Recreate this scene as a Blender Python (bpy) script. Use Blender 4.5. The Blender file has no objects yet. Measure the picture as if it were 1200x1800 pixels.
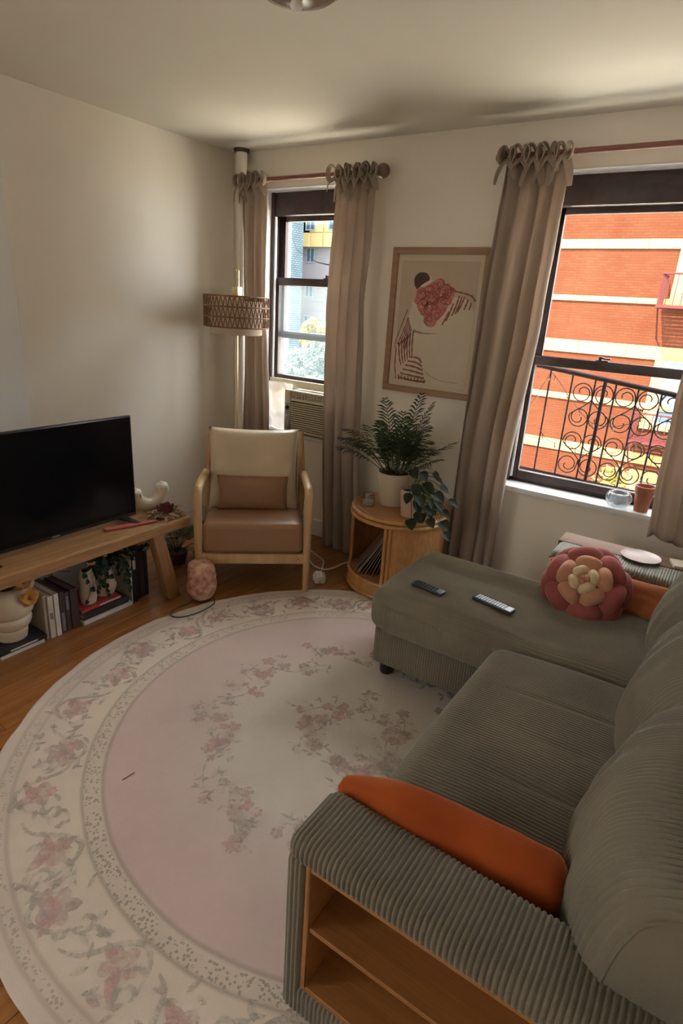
import bpy, bmesh, math, random
from mathutils import Matrix, Vector, Euler
from math import pi, sin, cos, sqrt, radians, exp, atan2, hypot

SC = bpy.context.scene
COL = SC.collection
random.seed(11)

# ------------------------------------------------------------------ camera
cam_d = bpy.data.cameras.new('camera')
cam_d.sensor_fit = 'VERTICAL'
cam_d.sensor_height = 36.0
cam_d.sensor_width = 24.0
cam_d.lens = 1026.0 / 1800.0 * 36.0
cam_d.clip_start = 0.02
cam_d.clip_end = 300
cam = bpy.data.objects.new('camera', cam_d)
COL.objects.link(cam)
_R = ((0.82651616, 0.23443729, -0.51177162), (0.55970342, -0.24531115, 0.79155197), (0.06002601, -0.94067082, -0.33396899))
_m = Matrix(((_R[0][0], -_R[0][1], -_R[0][2], 0.0), (_R[1][0], -_R[1][1], -_R[1][2], 0.0),
             (_R[2][0], -_R[2][1], -_R[2][2], 1.6), (0, 0, 0, 1)))
cam.matrix_world = _m
SC.camera = cam

# ------------------------------------------------------------------ sky, sun, exposure
SKY = (0.94, 0.965, 0.98)
SKY_STRENGTH = 12.0
SUN_STRENGTH = 36.0
world = bpy.data.worlds.new('sky')
SC.world = world
world.use_nodes = True
_bg = world.node_tree.nodes['Background']
_bg.inputs[0].default_value = (*SKY, 1)
_bg.inputs[1].default_value = SKY_STRENGTH
sun_d = bpy.data.lights.new('sun', 'SUN')
sun_d.energy = SUN_STRENGTH
sun_d.color = (1.0, 0.84, 0.60)
sun_d.angle = radians(1.0)
sun = bpy.data.objects.new('sun', sun_d)
COL.objects.link(sun)
# the sun stands behind the building the room is in and lights the facades opposite
sun.rotation_euler = (radians(42), 0, radians(-16))

def portal(name, x0, x1, z0, z1, y, flip=False):
    d = bpy.data.lights.new(name, 'AREA')
    d.shape = 'RECTANGLE'
    d.size = x1 - x0
    d.size_y = z1 - z0
    d.cycles.is_portal = True
    o = bpy.data.objects.new(name, d)
    COL.objects.link(o)
    o.location = ((x0 + x1) / 2, y, (z0 + z1) / 2)
    o.rotation_euler = (radians(-90 if not flip else 90), 0, 0)   # faces into the room
portal('sky_portal', -2.86, -2.06, 1.02, 2.2, 3.60)
portal('sky_portal', -1.02, -0.08, 0.70, 2.2, 3.60)


_d = bpy.data.lights.new('sky_portal', 'AREA'); _d.shape = 'RECTANGLE'; _d.size = 1.6; _d.size_y = .6; _d.cycles.is_portal = True
_o = bpy.data.objects.new('sky_portal', _d); COL.objects.link(_o); _o.location = (-3.24, -1.75, 1.4); _o.rotation_euler = (0, radians(-90), 0)  # portal for the added, unseen opening in the left wall

SC.view_settings.view_transform = 'Standard'
SC.view_settings.look = 'None'
SC.view_settings.gamma = 1.0
SC.view_settings.use_curve_mapping = False
SC.view_settings.exposure = 0.55
SC.cycles.use_denoising = True
SC.cycles.denoising_input_passes = 'RGB_ALBEDO_NORMAL'
SC.cycles.denoising_prefilter = 'ACCURATE'
SC.cycles.max_bounces = 9
SC.cycles.diffuse_bounces = 5
SC.cycles.transparent_max_bounces = 16
SC.cycles.sample_clamp_indirect = 8.0

# ------------------------------------------------------------------ helpers
class MB:
    """collects shapes, build() links them as one mesh object"""
    def __init__(s):
        s.v = []; s.f = []; s.mi = []; s.cur = 0
    def add(s, vs, fs):
        b = len(s.v)
        s.v.extend([tuple(v) for v in vs])
        for f in fs:
            s.f.append(tuple(i + b for i in f)); s.mi.append(s.cur)
        return s
    def box(s, x0, x1, y0, y1, z0, z1, M=None):
        vs = [Vector((x, y, z)) for z in (z0, z1) for y in (y0, y1) for x in (x0, x1)]
        if M is not None: vs = [M @ v for v in vs]
        return s.add(vs, [(0, 2, 3, 1), (4, 5, 7, 6), (0, 1, 5, 4), (2, 6, 7, 3), (0, 4, 6, 2), (1, 3, 7, 5)])
    def tube(s, pts, r, n=8, cap=True, closed=False, flat=1.0, up=None):
        pts = [Vector(p) for p in pts]
        m = len(pts)
        rs = r if isinstance(r, (list, tuple)) else [r] * m
        tang = []
        for i in range(m):
            if closed: t = pts[(i + 1) % m] - pts[(i - 1) % m]
            else: t = pts[min(i + 1, m - 1)] - pts[max(i - 1, 0)]
            if t.length < 1e-9: t = Vector((0, 0, 1))
            tang.append(t.normalized())
        a = Vector(up) if up is not None else (Vector((0, 0, 1)) if abs(tang[0].z) < .9 else Vector((1, 0, 0)))
        vs = []
        for i in range(m):
            t = tang[i]
            a = a - t * a.dot(t)
            if a.length < 1e-6: a = t.orthogonal()
            a.normalize()
            b = t.cross(a)
            for k in range(n):
                an = 2 * pi * k / n
                vs.append(pts[i] + (a * cos(an) * flat + b * sin(an)) * rs[i])
        fs = []
        for i in range(m if closed else m - 1):
            j = (i + 1) % m
            for k in range(n):
                l = (k + 1) % n
                fs.append((i * n + k, i * n + l, j * n + l, j * n + k))
        if cap and not closed:
            fs.append(tuple(range(n - 1, -1, -1)))
            fs.append(tuple((m - 1) * n + k for k in range(n)))
        return s.add(vs, fs)
    def lathe(s, prof, n=24, c=(0, 0, 0), M=None, a0=0.0, a1=2 * pi):
        full = abs(a1 - a0 - 2 * pi) < 1e-6
        cols = n if full else n + 1
        vs = []
        for r, z in prof:
            for k in range(cols):
                an = a0 + (a1 - a0) * k / n
                v = Vector((c[0] + r * cos(an), c[1] + r * sin(an), c[2] + z))
                vs.append(M @ v if M is not None else v)
        fs = []
        for i in range(len(prof) - 1):
            for k in range(n):
                l = (k + 1) % cols
                fs.append((i * cols + k, i * cols + l, (i + 1) * cols + l, (i + 1) * cols + k))
        return s.add(vs, fs)
    def grid(s, fn, nu, nv, cu=False, cv=False, flip=False):
        U = nu if cu else nu + 1
        V = nv if cv else nv + 1
        vs = [fn(i / nu, j / nv) for i in range(U) for j in range(V)]
        fs = []
        for i in range(nu):
            for j in range(nv):
                a = i * V + j; b = ((i + 1) % U) * V + j
                c = ((i + 1) % U) * V + (j + 1) % V; d = i * V + (j + 1) % V
                fs.append((a, d, c, b) if flip else (a, b, c, d))
        return s.add(vs, fs)
    def poly(s, pts, depth=None):
        """flat polygon, or a prism when depth (a vector) is given"""
        pts = [Vector(p) for p in pts]
        n = len(pts)
        if depth is None:
            return s.add(pts, [tuple(range(n))])
        d = Vector(depth)
        vs = pts + [p + d for p in pts]
        fs = [tuple(range(n - 1, -1, -1)), tuple(range(n, 2 * n))]
        fs += [(i, (i + 1) % n, n + (i + 1) % n, n + i) for i in range(n)]
        return s.add(vs, fs)
    def ball(s, c, r, nu=12, nv=8, M=None):
        rx, ry, rz = r if isinstance(r, (list, tuple)) else (r, r, r)
        c = Vector(c)
        def fn(u, v):
            th = 2 * pi * u; ph = -pi / 2 + pi * v
            p = Vector((rx * cos(ph) * cos(th), ry * cos(ph) * sin(th), rz * sin(ph)))
            return c + (M @ p if M is not None else p)
        return s.grid(fn, nu, nv, cu=True)
    def mesh(s, name, mats, smooth=None, bevel=0.0, seg=2):
        me = bpy.data.meshes.new(name)
        me.from_pydata(s.v, [], s.f)
        mats = mats if isinstance(mats, (list, tuple)) else [mats]
        for m in mats: me.materials.append(m)
        if len(mats) > 1: me.polygons.foreach_set('material_index', s.mi)
        if bevel > 0 or smooth is not None:
            bm = bmesh.new(); bm.from_mesh(me)
            bmesh.ops.remove_doubles(bm, verts=bm.verts, dist=1e-6)
            bmesh.ops.recalc_face_normals(bm, faces=bm.faces)
            if all(e.is_manifold for e in bm.edges) and bm.calc_volume(signed=True) < 0:
                bmesh.ops.reverse_faces(bm, faces=bm.faces)
            if bevel > 0:
                es = [e for e in bm.edges if len(e.link_faces) == 2 and e.calc_face_angle(0) > radians(40)]
                bmesh.ops.bevel(bm, geom=es, offset=bevel, segments=seg, profile=.5, affect='EDGES', clamp_overlap=True)
            bm.to_mesh(me); bm.free()
            me.polygons.foreach_set('use_smooth', [True] * len(me.polygons))
            me.set_sharp_from_angle(angle=radians(smooth if smooth is not None else 35))
        me.update()
        return me
    def build(s, name, mats, parent=None, smooth=None, bevel=0.0, seg=2, local=False):
        """vertices are in world space unless local; with a parent they go into its space"""
        if parent is not None and not local:
            inv = world_matrix(parent).inverted()
            s.v = [tuple(inv @ Vector(v)) for v in s.v]
        o = bpy.data.objects.new(name, s.mesh(name, mats, smooth, bevel, seg))
        COL.objects.link(o)
        if parent is not None: o.parent = parent
        return o

def world_matrix(o):
    M = o.matrix_basis.copy()
    while o.parent is not None:
        o = o.parent
        M = o.matrix_basis @ M
    return M

def tag(o, label, cat, group=None, kind=None):
    o['label'] = label
    o['category'] = cat
    if group: o['group'] = group
    if kind: o['kind'] = kind
    return o

def thing(name, label, cat, loc=(0, 0, 0), rz=0.0, group=None):
    o = bpy.data.objects.new(name, None)
    o.empty_display_size = .05
    COL.objects.link(o)
    o.location = loc
    o.rotation_euler = (0, 0, rz)
    return tag(o, label, cat, group)

def solo(mb, name, mat, label, cat, group=None, base=None, **k):
    """a thing that is one mesh, its origin at its base"""
    if base is None:
        xs = [v[0] for v in mb.v]; ys = [v[1] for v in mb.v]; zs = [v[2] for v in mb.v]
        base = ((min(xs) + max(xs)) / 2, (min(ys) + max(ys)) / 2, min(zs))
    mb.v = [(v[0] - base[0], v[1] - base[1], v[2] - base[2]) for v in mb.v]
    o = mb.build(name, mat, None, **k)
    o.location = base
    return tag(o, label, cat, group)

def struct(o, label=None, cat=None):
    o['kind'] = 'structure'
    if label: o['label'] = label
    if cat: o['category'] = cat
    return o

def copy_tree(o, parent=None):
    c = o.copy(); COL.objects.link(c); c.parent = parent
    for ch in list(o.children): copy_tree(ch, c)
    return c

def catmull(pts, k=6, closed=False):
    P = [Vector(p) for p in pts]; n = len(P); out = []
    for i in range(n if closed else n - 1):
        if closed: a, b, c, d = P[(i - 1) % n], P[i], P[(i + 1) % n], P[(i + 2) % n]
        else: a, b, c, d = P[max(i - 1, 0)], P[i], P[i + 1], P[min(i + 2, n - 1)]
        for j in range(k):
            t = j / k
            out.append(.5 * ((2 * b) + (c - a) * t + (2 * a - 5 * b + 4 * c - d) * t * t + (3 * b - a - 3 * c + d) * t ** 3))
    if not closed: out.append(P[-1])
    return out

def lerp(a, b, t): return a + (b - a) * t
def sstep(a, b, x):
    t = max(0., min(1., (x - a) / (b - a))); return t * t * (3 - 2 * t)
def fnoise(x, y=0.0, z=0.0):
    from mathutils import noise
    return noise.noise(Vector((x, y, z)))

# ------------------------------------------------------------------ materials
def srgb(r, g, b):
    f = lambda c: (c / 12.92 if c <= .04045 else ((c + .055) / 1.055) ** 2.4)
    return (f(r / 255), f(g / 255), f(b / 255))

def nodes_of(m): return m.node_tree.nodes, m.node_tree.links

def mat(name, col, rough=.6, metal=0.0, var=0.0, vscale=6.0, col2=None, stretch=None, bump=0.0, bscale=80.0,
        sheen=0.0, coat=0.0, spec=.5, trans=0.0, alpha=None, translucent=0.0, sss=0.0):
    m = bpy.data.materials.new(name)
    m.use_nodes = True
    N, L = nodes_of(m)
    p = N['Principled BSDF']
    p.inputs['Base Color'].default_value = (*col, 1)
    p.inputs['Roughness'].default_value = rough
    p.inputs['Metallic'].default_value = metal
    p.inputs['Specular IOR Level'].default_value = spec
    p.inputs['Sheen Weight'].default_value = sheen
    p.inputs['Sheen Roughness'].default_value = .4
    p.inputs['Coat Weight'].default_value = coat
    p.inputs['Transmission Weight'].default_value = trans
    tc = N.new('ShaderNodeTexCoord')
    src = tc.outputs['Object']
    if stretch:
        mp = N.new('ShaderNodeMapping'); mp.inputs['Scale'].default_value = stretch
        L.new(src, mp.inputs['Vector']); src = mp.outputs['Vector']
    if var > 0 or col2 is not None:
        nz = N.new('ShaderNodeTexNoise'); nz.inputs['Scale'].default_value = vscale; nz.inputs['Detail'].default_value = 6
        L.new(src, nz.inputs['Vector'])
        rp = N.new('ShaderNodeValToRGB')
        if col2 is None: col2 = tuple(c * (1 - var) for c in col); ca = tuple(min(1, c * (1 + var)) for c in col)
        else: ca = col
        rp.color_ramp.elements[0].position = .33; rp.color_ramp.elements[1].position = .67
        rp.color_ramp.elements[0].color = (*col2, 1); rp.color_ramp.elements[1].color = (*ca, 1)
        L.new(nz.outputs['Fac'], rp.inputs['Fac'])
        L.new(rp.outputs['Color'], p.inputs['Base Color'])
    if bump > 0:
        n2 = N.new('ShaderNodeTexNoise'); n2.inputs['Scale'].default_value = bscale; n2.inputs['Detail'].default_value = 4
        L.new(src, n2.inputs['Vector'])
        bp = N.new('ShaderNodeBump'); bp.inputs['Strength'].default_value = bump; bp.inputs['Distance'].default_value = .01
        L.new(n2.outputs['Fac'], bp.inputs['Height']); L.new(bp.outputs['Normal'], p.inputs['Normal'])
    if translucent > 0:
        t = N.new('ShaderNodeBsdfTranslucent'); t.inputs['Color'].default_value = (*col, 1)
        mx = N.new('ShaderNodeMixShader'); mx.inputs[0].default_value = translucent
        L.new(p.outputs[0], mx.inputs[1]); L.new(t.outputs[0], mx.inputs[2])
        L.new(mx.outputs[0], N['Material Output'].inputs['Surface'])
    return m

def wood(name, c1, c2, axis='x', rough=.5, scale=1.0, coat=0.0, bump=.15):
    """grain runs along the given axis of the object's space"""
    st = {'x': (1.2, 14, 14), 'y': (14, 1.2, 14), 'z': (14, 14, 1.2)}[axis]
    m = mat(name, c1, rough, col2=c2, vscale=2.2 * scale, stretch=st, bump=bump, bscale=5 * scale, coat=coat)
    return m

def pane_mat(name, tint=(1, 1, 1), haze=0.0, gloss=.02):
    m = bpy.data.materials.new(name); m.use_nodes = True
    N, L = nodes_of(m); N.remove(N['Principled BSDF'])
    t = N.new('ShaderNodeBsdfTransparent'); t.inputs[0].default_value = (*tint, 1)
    g = N.new('ShaderNodeBsdfGlossy'); g.inputs['Roughness'].default_value = .02
    mx = N.new('ShaderNodeMixShader'); mx.inputs[0].default_value = gloss
    L.new(t.outputs[0], mx.inputs[1]); L.new(g.outputs[0], mx.inputs[2])
    out = mx.outputs[0]
    if haze > 0:
        d = N.new('ShaderNodeBsdfTranslucent'); d.inputs[0].default_value = (.72, .93, .97, 1)
        tc = N.new('ShaderNodeTexCoord'); nz = N.new('ShaderNodeTexNoise'); nz.inputs['Scale'].default_value = 5; nz.inputs['Detail'].default_value = 8
        L.new(tc.outputs['Object'], nz.inputs['Vector'])
        mr = N.new('ShaderNodeMapRange'); mr.inputs[1].default_value = .3; mr.inputs[2].default_value = .75
        mr.inputs[3].default_value = haze * .7; mr.inputs[4].default_value = haze * 1.3
        L.new(nz.outputs['Fac'], mr.inputs[0])
        m2 = N.new('ShaderNodeMixShader'); L.new(mr.outputs[0], m2.inputs[0])
        L.new(out, m2.inputs[1]); L.new(d.outputs[0], m2.inputs[2]); out = m2.outputs[0]
    L.new(out, N['Material Output'].inputs['Surface'])
    return m

M = {}
M['wall'] = mat('wall_paint', (.80, .75, .66), .75, var=.03, vscale=1.3, bump=.05, bscale=60)
M['ceiling'] = mat('ceiling_paint', (.64, .61, .525), .8, var=.03, vscale=1.0, bump=.05, bscale=30)
M['wall_cool'] = mat('cool_white_wall_paint', (.70, .70, .665), .75, var=.03, vscale=1.3)  # cooler, darker wall colour stands in for the shading on this section
M['white_paint'] = mat('white_gloss_paint', (.70, .71, .71), .4, var=.05, vscale=9, bump=.1, bscale=25)
M['dark_frame'] = mat('dark_brown_window_paint', (.048, .030, .028), .5, var=.3, vscale=12, bump=.15, bscale=30)
M['rod'] = mat('reddish_rod_paint', (.22, .09, .065), .5, var=.15, vscale=8)
M['curtain'] = mat('linen', (.47, .39, .32), .9, var=.08, vscale=20, stretch=(1, 1, .15), bump=.25, bscale=300, translucent=.45)
M['iron'] = mat('dark_iron', (.035, .022, .022), .7, spec=.03)
M['glass'] = pane_mat('window_glass')
M['glass_dusty'] = pane_mat('dusty_window_glass', haze=.03)
M['black'] = mat('black_plastic', (.012, .011, .013), .35)
M['screen'] = mat('tv_screen', (.004, .004, .005), .12, spec=.25)
M['white_plastic'] = mat('white_plastic', (.7, .69, .66), .4)
M['cream_plastic'] = mat('aged_cream_plastic', (.55, .50, .36), .5, var=.05)
M['brass'] = mat('brushed_brass', (.70, .58, .36), .34, metal=.9)
# ------------------------------------------------------------------ room shell
XL, XR, YB, YF, H = -3.124, .72, 3.25, -2.2, 2.50
W1 = (-2.87, -2.04, .715, 2.285)
W2 = (-1.025, -.07, .68, 2.285)
WT = .26                                       # thickness of the window wall

# floor: sub-floor slab with planks
M['floor_gap'] = mat('dark_floor_gap', (.05, .022, .01), .7)
M['plank'] = wood('varnished_oak', (.37, .155, .042), (.23, .085, .022), 'y', rough=.32, coat=.25)
floor = struct(MB().box(XL - .1, XR + .1, YF - .1, YB + WT, -.10, -.004).build('floor', M['floor_gap']), 'varnished orange-brown oak plank floor', 'floor')
pw, pl = .0865, 1.37
plank_me = []
for k in range(5):
    mb = MB().box(0.0008, pw - .0008, 0.001, pl - .001, -.012, 0)
    mb.v = [(x, y + k * 3.1, z) for x, y, z in mb.v]      # shifts the grain
    me = mb.mesh('plank', M['plank'], bevel=.0008, seg=1)
    plank_me.append((me, k * 3.1))
nx = int((XR - XL) / pw) + 1
for i in range(nx):
    y = YF - random.uniform(0, pl)
    while y < YB:
        me, off = random.choice(plank_me)
        o = bpy.data.objects.new('plank', me); COL.objects.link(o)
        o.parent = floor; o.location = (XL + i * pw, y - off, 0)
        y += pl

mb = MB().box(XL - .1, XR + .1, YF - .1, YB + WT, H, H + .1)
ceiling = struct(mb.build('ceiling', M['ceiling']), 'off-white plaster ceiling', 'ceiling')

# window wall with two openings
xs = sorted({XL - .1, W1[0], W1[1], W2[0], W2[1], XR + .1})
mb = MB()
for a, b in zip(xs[:-1], xs[1:]):
    if (a, b) == (W1[0], W1[1]) or (a, b) == (W2[0], W2[1]):
        w = W1 if a == W1[0] else W2
        mb.box(a, b, YB, YB + WT, -.1, w[2]); mb.box(a, b, YB, YB + WT, w[3], H)
    else:
        mb.box(a, b, YB, YB + WT, -.1, H)
struct(mb.build('wall_back', M['wall']), 'off-white painted wall with two windows', 'wall')
# unseen opening added behind the camera so sky light fills the foreground
mb = MB().box(XL - .1, XL, -1.45, YB, -.1, H).box(XL - .1, XL, YF - .1, -2.05, -.1, H)
mb.box(XL - .1, XL, -2.05, -1.45, -.1, .6).box(XL - .1, XL, -2.05, -1.45, 2.2, H)
struct(mb.build('wall_left', M['wall']), 'long off-white wall behind the television', 'wall')
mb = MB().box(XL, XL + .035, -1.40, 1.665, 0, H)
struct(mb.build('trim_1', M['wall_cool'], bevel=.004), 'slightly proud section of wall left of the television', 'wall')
struct(MB().box(XR, XR + .1, YF - .1, YB, -.1, H).build('wall_right', M['wall']), 'off-white wall behind the sofa', 'wall')
struct(MB().box(XL - .1, XR + .1, YF - .1, YF, -.1, H).build('wall_front', M['wall']), 'off-white wall behind the camera', 'wall')
mb = MB().box(XL, XL + .018, 1.665, YB, 0, .12)
struct(mb.build('baseboard_left', M['white_paint'], bevel=.004), 'white baseboard', 'baseboard')
mb = MB().box(XL + .018, XR, YB - .018, YB, 0, .12)
struct(mb.build('baseboard_back', M['white_paint'], bevel=.004), 'white baseboard', 'baseboard')

# ------------------------------------------------------------------ windows
def root_struct(name, label, loc):
    o = bpy.data.objects.new(name, None); o.empty_display_size = .05; COL.objects.link(o); o.location = loc
    o['kind'] = 'structure'; o['label'] = label; o['category'] = 'window'
    return o

def sash(parent, name, x0, x1, z0, z1, y0, y1, stile, top, bot, glass):
    mb = MB()
    mb.box(x0, x0 + stile, y0, y1, z0, z1); mb.box(x1 - stile, x1, y0, y1, z0, z1)
    mb.box(x0 + stile, x1 - stile, y0, y1, z1 - top, z1); mb.box(x0 + stile, x1 - stile, y0, y1, z0, z0 + bot)
    s = mb.build(name, M['dark_frame'], parent, bevel=.003)
    ym = (y0 + y1) / 2
    MB().box(x0 + stile - .004, x1 - stile + .004, ym - .002, ym + .002, z0 + bot - .004, z1 - top + .004).build('pane', glass, s)
    return s

def make_window(name, label, w, low_z, glass_low, lock_x):
    x0, x1, z0, z1 = w
    r = root_struct(name, label, ((x0 + x1) / 2, YB + .13, z0))
    ya = YB + .10
    # outer frame: jambs, sill bar and the deep dark head board
    mb = MB()
    mb.box(x0, x0 + .03, ya - .02, ya + .12, z0, z1); mb.box(x1 - .03, x1, ya - .02, ya + .12, z0, z1)
    mb.box(x0 + .03, x1 - .03, ya + .02, ya + .12, z0, z0 + .03)
    mb.build('frame', M['dark_frame'], r, bevel=.003)
    MB().box(x0 + .03, x1 - .03, ya - .012, ya + .12, 2.135, z1 - .012).build('head_board', M['dark_frame'], r, bevel=.006)
    MB().box(x0, x1, ya - .03, ya + .12, z1 - .012, z1).build('head_strip', M['white_paint'], r)
    # upper sash (outer track), lower sash (inner track)
    sash(r, 'upper_sash', x0 + .025, x1 - .025, 1.355, 2.15, ya + .045, ya + .075, .055, .045, .045, M['glass'])
    h = 1.40 - (w[2] + .012)
    s = sash(r, 'lower_sash', x0 + .02, x1 - .02, low_z, low_z + .695, ya + .005, ya + .04, .045, .048, .045, glass_low)
    # latch on the meeting rail
    zt = low_z + .695
    mb = MB(); mb.box(lock_x - .03, lock_x + .03, ya + .008, ya + .032, zt, zt + .008)
    mb.tube([(lock_x - .012, ya + .02, zt + .006), (lock_x - .012, ya + .02, zt + .026)], .010, 10)
    mb.tube([(lock_x - .012, ya + .02, zt + .02), (lock_x + .02, ya + .016, zt + .016), (lock_x + .04, ya + .014, zt + .018)], .005, 8)
    mb.build('sash_lock', M['dark_frame'], s, smooth=40)
    # parting beads that guide the sashes
    for sx in (x0 + .03, x1 - .042):
        MB().box(sx, sx + .012, ya - .014, ya + .003, z0 + .03, 2.13).build('stop_bead', M['white_paint'], r, bevel=.002)
    return r

win1 = make_window('window_1', 'narrow sash window with dark brown frame raised over the air conditioner', W1, 1.055, M['glass_dusty'], -2.40)
win2 = make_window('window_2', 'wide double-hung sash window with dark brown frame facing a brick building', W2, .705, M['glass'], -.62)
MB().box(W2[0] - .012, W2[1] + .02, YB - .035, YB + .12, W2[2] - .028, W2[2] + .004).build('sill', M['white_paint'], win2, bevel=.006)
MB().box(W1[0] - .01, W1[1] + .02, YB - .02, YB + .12, W1[2] - .028, W1[2] + .004).build('sill', M['white_paint'], win1, bevel=.006)
# plain reveal boards
for w, win in ((W1, win1), (W2, win2)):
    for sx in (w[0], w[1] - .006):
        MB().box(sx, sx + .006, YB + .001, YB + .08, w[2] + .004, w[3] - .002).build('reveal', M['white_paint'], win)
    MB().box(w[0] + .006, w[1] - .006, YB + .001, YB + .08, w[3] - .006, w[3] - .0005).build('reveal', M['white_paint'], win)
# heating riser in the corner
r = thing('heating_pipe', 'white painted heating riser pipe in the corner between wall and curtain', 'pipe', (-2.985, 3.17, 0))
MB().tube([(-2.985, 3.17, 0), (-2.985, 3.17, 2.5)], .036, 20).build('pipe', M['wall'], r, smooth=40)
MB().lathe([(.037, 2.478), (.046, 2.480), (.050, 2.492), (.050, 2.4995), (.037, 2.4995)], 24, (-2.985, 3.17, 0)).build('ceiling_flange', M['dark_frame'], r, smooth=40)
MB().lathe([(.037, .0), (.06, .0), (.055, .014), (.037, .018)], 24, (-2.985, 3.17, 0)).build('floor_flange', M['white_paint'], r, smooth=40)
# ------------------------------------------------------------------ outside
def brick_mat(name, c1, c2, mortar, bw=.215, bh=.068, ms=.011):
    m = bpy.data.materials.new(name); m.use_nodes = True
    N, L = nodes_of(m); p = N['Principled BSDF']; p.inputs['Roughness'].default_value = .9; p.inputs['Specular IOR Level'].default_value = 0
    tc = N.new('ShaderNodeTexCoord'); sp = N.new('ShaderNodeSeparateXYZ'); cb = N.new('ShaderNodeCombineXYZ')
    L.new(tc.outputs['Object'], sp.inputs[0])
    ad = N.new('ShaderNodeMath'); ad.operation = 'ADD'; L.new(sp.outputs['X'], ad.inputs[0]); L.new(sp.outputs['Y'], ad.inputs[1])
    L.new(ad.outputs[0], cb.inputs['X']); L.new(sp.outputs['Z'], cb.inputs['Y'])
    b = N.new('ShaderNodeTexBrick')
    b.inputs['Color1'].default_value = (*c1, 1); b.inputs['Color2'].default_value = (*c2, 1); b.inputs['Mortar'].default_value = (*mortar, 1)
    b.inputs['Scale'].default_value = 1; b.inputs['Mortar Size'].default_value = ms; b.inputs['Brick Width'].default_value = bw; b.inputs['Row Height'].default_value = bh
    L.new(cb.outputs[0], b.inputs['Vector'])
    nz = N.new('ShaderNodeTexNoise'); nz.inputs['Scale'].default_value = 1.1; nz.inputs['Detail'].default_value = 5
    L.new(tc.outputs['Object'], nz.inputs['Vector'])
    mx = N.new('ShaderNodeMix'); mx.data_type = 'RGBA'; mx.blend_type = 'MULTIPLY'; mx.inputs[0].default_value = .5
    L.new(b.outputs['Color'], mx.inputs[6]); L.new(nz.outputs['Fac'], mx.inputs[7]); L.new(mx.outputs[2], p.inputs['Base Color'])
    bp = N.new('ShaderNodeBump'); bp.inputs['Strength'].default_value = .5; bp.inputs['Distance'].default_value = .01
    L.new(b.outputs['Fac'], bp.inputs['Height']); bp.invert = True; L.new(bp.outputs['Normal'], p.inputs['Normal'])
    return m
M['brick'] = brick_mat('red_brick', (.082, .0235, .0120), (.068, .0185, .0090), (.044, .0200, .0120))
M['stone'] = mat('cream_stone', (.165, .125, .052), .85, spec=0.0, var=.08, vscale=1.5)
M['far_brick'] = brick_mat('pale_glazed_brick', (.12, .145, .158), (.108, .13, .145), (0.0480, 0.0800, 0.1040), .4, .16, .05)
M['pale_render'] = mat('pale_render', (.105, .105, .117), .9, spec=0.0, var=.05, vscale=.5)
M['yellow_panel'] = mat('yellow_cladding', (.22, .18, .085), .6, spec=0.0, var=.05, vscale=.6)
M['far_frame'] = mat('blue_grey_window_frame', (0.0800, 0.1040, 0.1280), .5)
M['far_glass'] = mat('far_window_glass', (0.0240, 0.0480, 0.0720), .1)
M['leaf_yellow'] = mat('yellow_green_leaves', (.12, .10, .018), .6, var=.3, vscale=2, translucent=.3)
M['leaf_grey'] = mat('grey_green_leaves', (.045, .072, .07), .6, var=.35, vscale=2, translucent=.3)
M['bark'] = mat('bark', (0.0400, 0.0280, 0.0200), .9)
M['escape_iron'] = mat('faded_red_iron', (.045, .014, .014), .8, spec=0.0)
M['cream_paint'] = mat('cream_window_paint', (0.2640, 0.2480, 0.1840), .6)
M['ground'] = mat('pale_concrete_yard', (.34, .31, .24), .9, spec=0.0, var=.12, vscale=.3)

struct(MB().box(-70, 40, 4.5, 75, -11.3, -11).build('ground', M['ground']), 'pale courtyard far below the windows', 'ground')

YFac = 18.0
bb = thing('brick_building', 'sunlit red brick building with cream stone bands across the courtyard', 'building', (-1, YFac, -11))
MB().box(-9, 7, YFac, YFac + 6, -11, 8.5).build('wall', M['brick'], bb)
for z0, z1 in ((6.0, 6.25), (3.43, 3.66), (2.10, 2.245), (.72, 1.06), (-.60, -.43), (-2.10, -1.80), (-4.6, -4.3)):
    # each band is laid from separate stones
    x = -9.0
    while x < 6.9:
        w = 1.25
        MB().box(x + .004, min(x + w, 7) - .004, YFac - .06, YFac + .02, z0, z1).build('stone_block', M['stone'], bb, bevel=.008, seg=1)
        x += w
def fac_window(x0, x1, z0, z1, ac=False):
    # cream surround, dark sash, panes
    mb = MB()
    mb.box(x0 - .28, x0, YFac - .05, YFac + .02, z0, z1 + .02); mb.box(x1, x1 + .28, YFac - .05, YFac + .02, z0, z1 + .02)
    mb.box(x0 - .28, x1 + .28, YFac - .07, YFac + .02, z1 + .02, z1 + .32); mb.box(x0 - .3, x1 + .3, YFac - .10, YFac + .02, z0 - .16, z0)
    s = mb.build('window_surround', M['stone'], bb, bevel=.01, seg=1)
    mb = MB(); t = .06
    mb.box(x0, x0 + t, YFac - .03, YFac - .001, z0, z1); mb.box(x1 - t, x1, YFac - .03, YFac - .001, z0, z1)
    for z in (z0, (z0 + z1) / 2, z1 - t): mb.box(x0 + t, x1 - t, YFac - .03, YFac - .001, z, z + t)
    f = mb.build('window', M['far_frame'], bb)
    for za, zb in ((z0 + t, (z0 + z1) / 2), ((z0 + z1) / 2 + t, z1 - t)):
        MB().box(x0 + t, x1 - t, YFac - .012, YFac - .002, za, zb).build('pane', M['far_glass'], f)
    if ac:
        MB().box(x0 + .12, x1 - .12, YFac - .38, YFac - .03, z0 + .01, z0 + .42).build('window_unit', M['white_plastic'], bb, bevel=.02)
fac_window(-1.72, -.72, 2.25, 3.95, True)
fac_window(-1.72, -.72, -.95, .74)
fac_window(-1.72, -.72, -4.2, -2.6)
fac_window(.9, 1.9, 2.25, 3.95); fac_window(.9, 1.9, -.95, .74)
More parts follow.
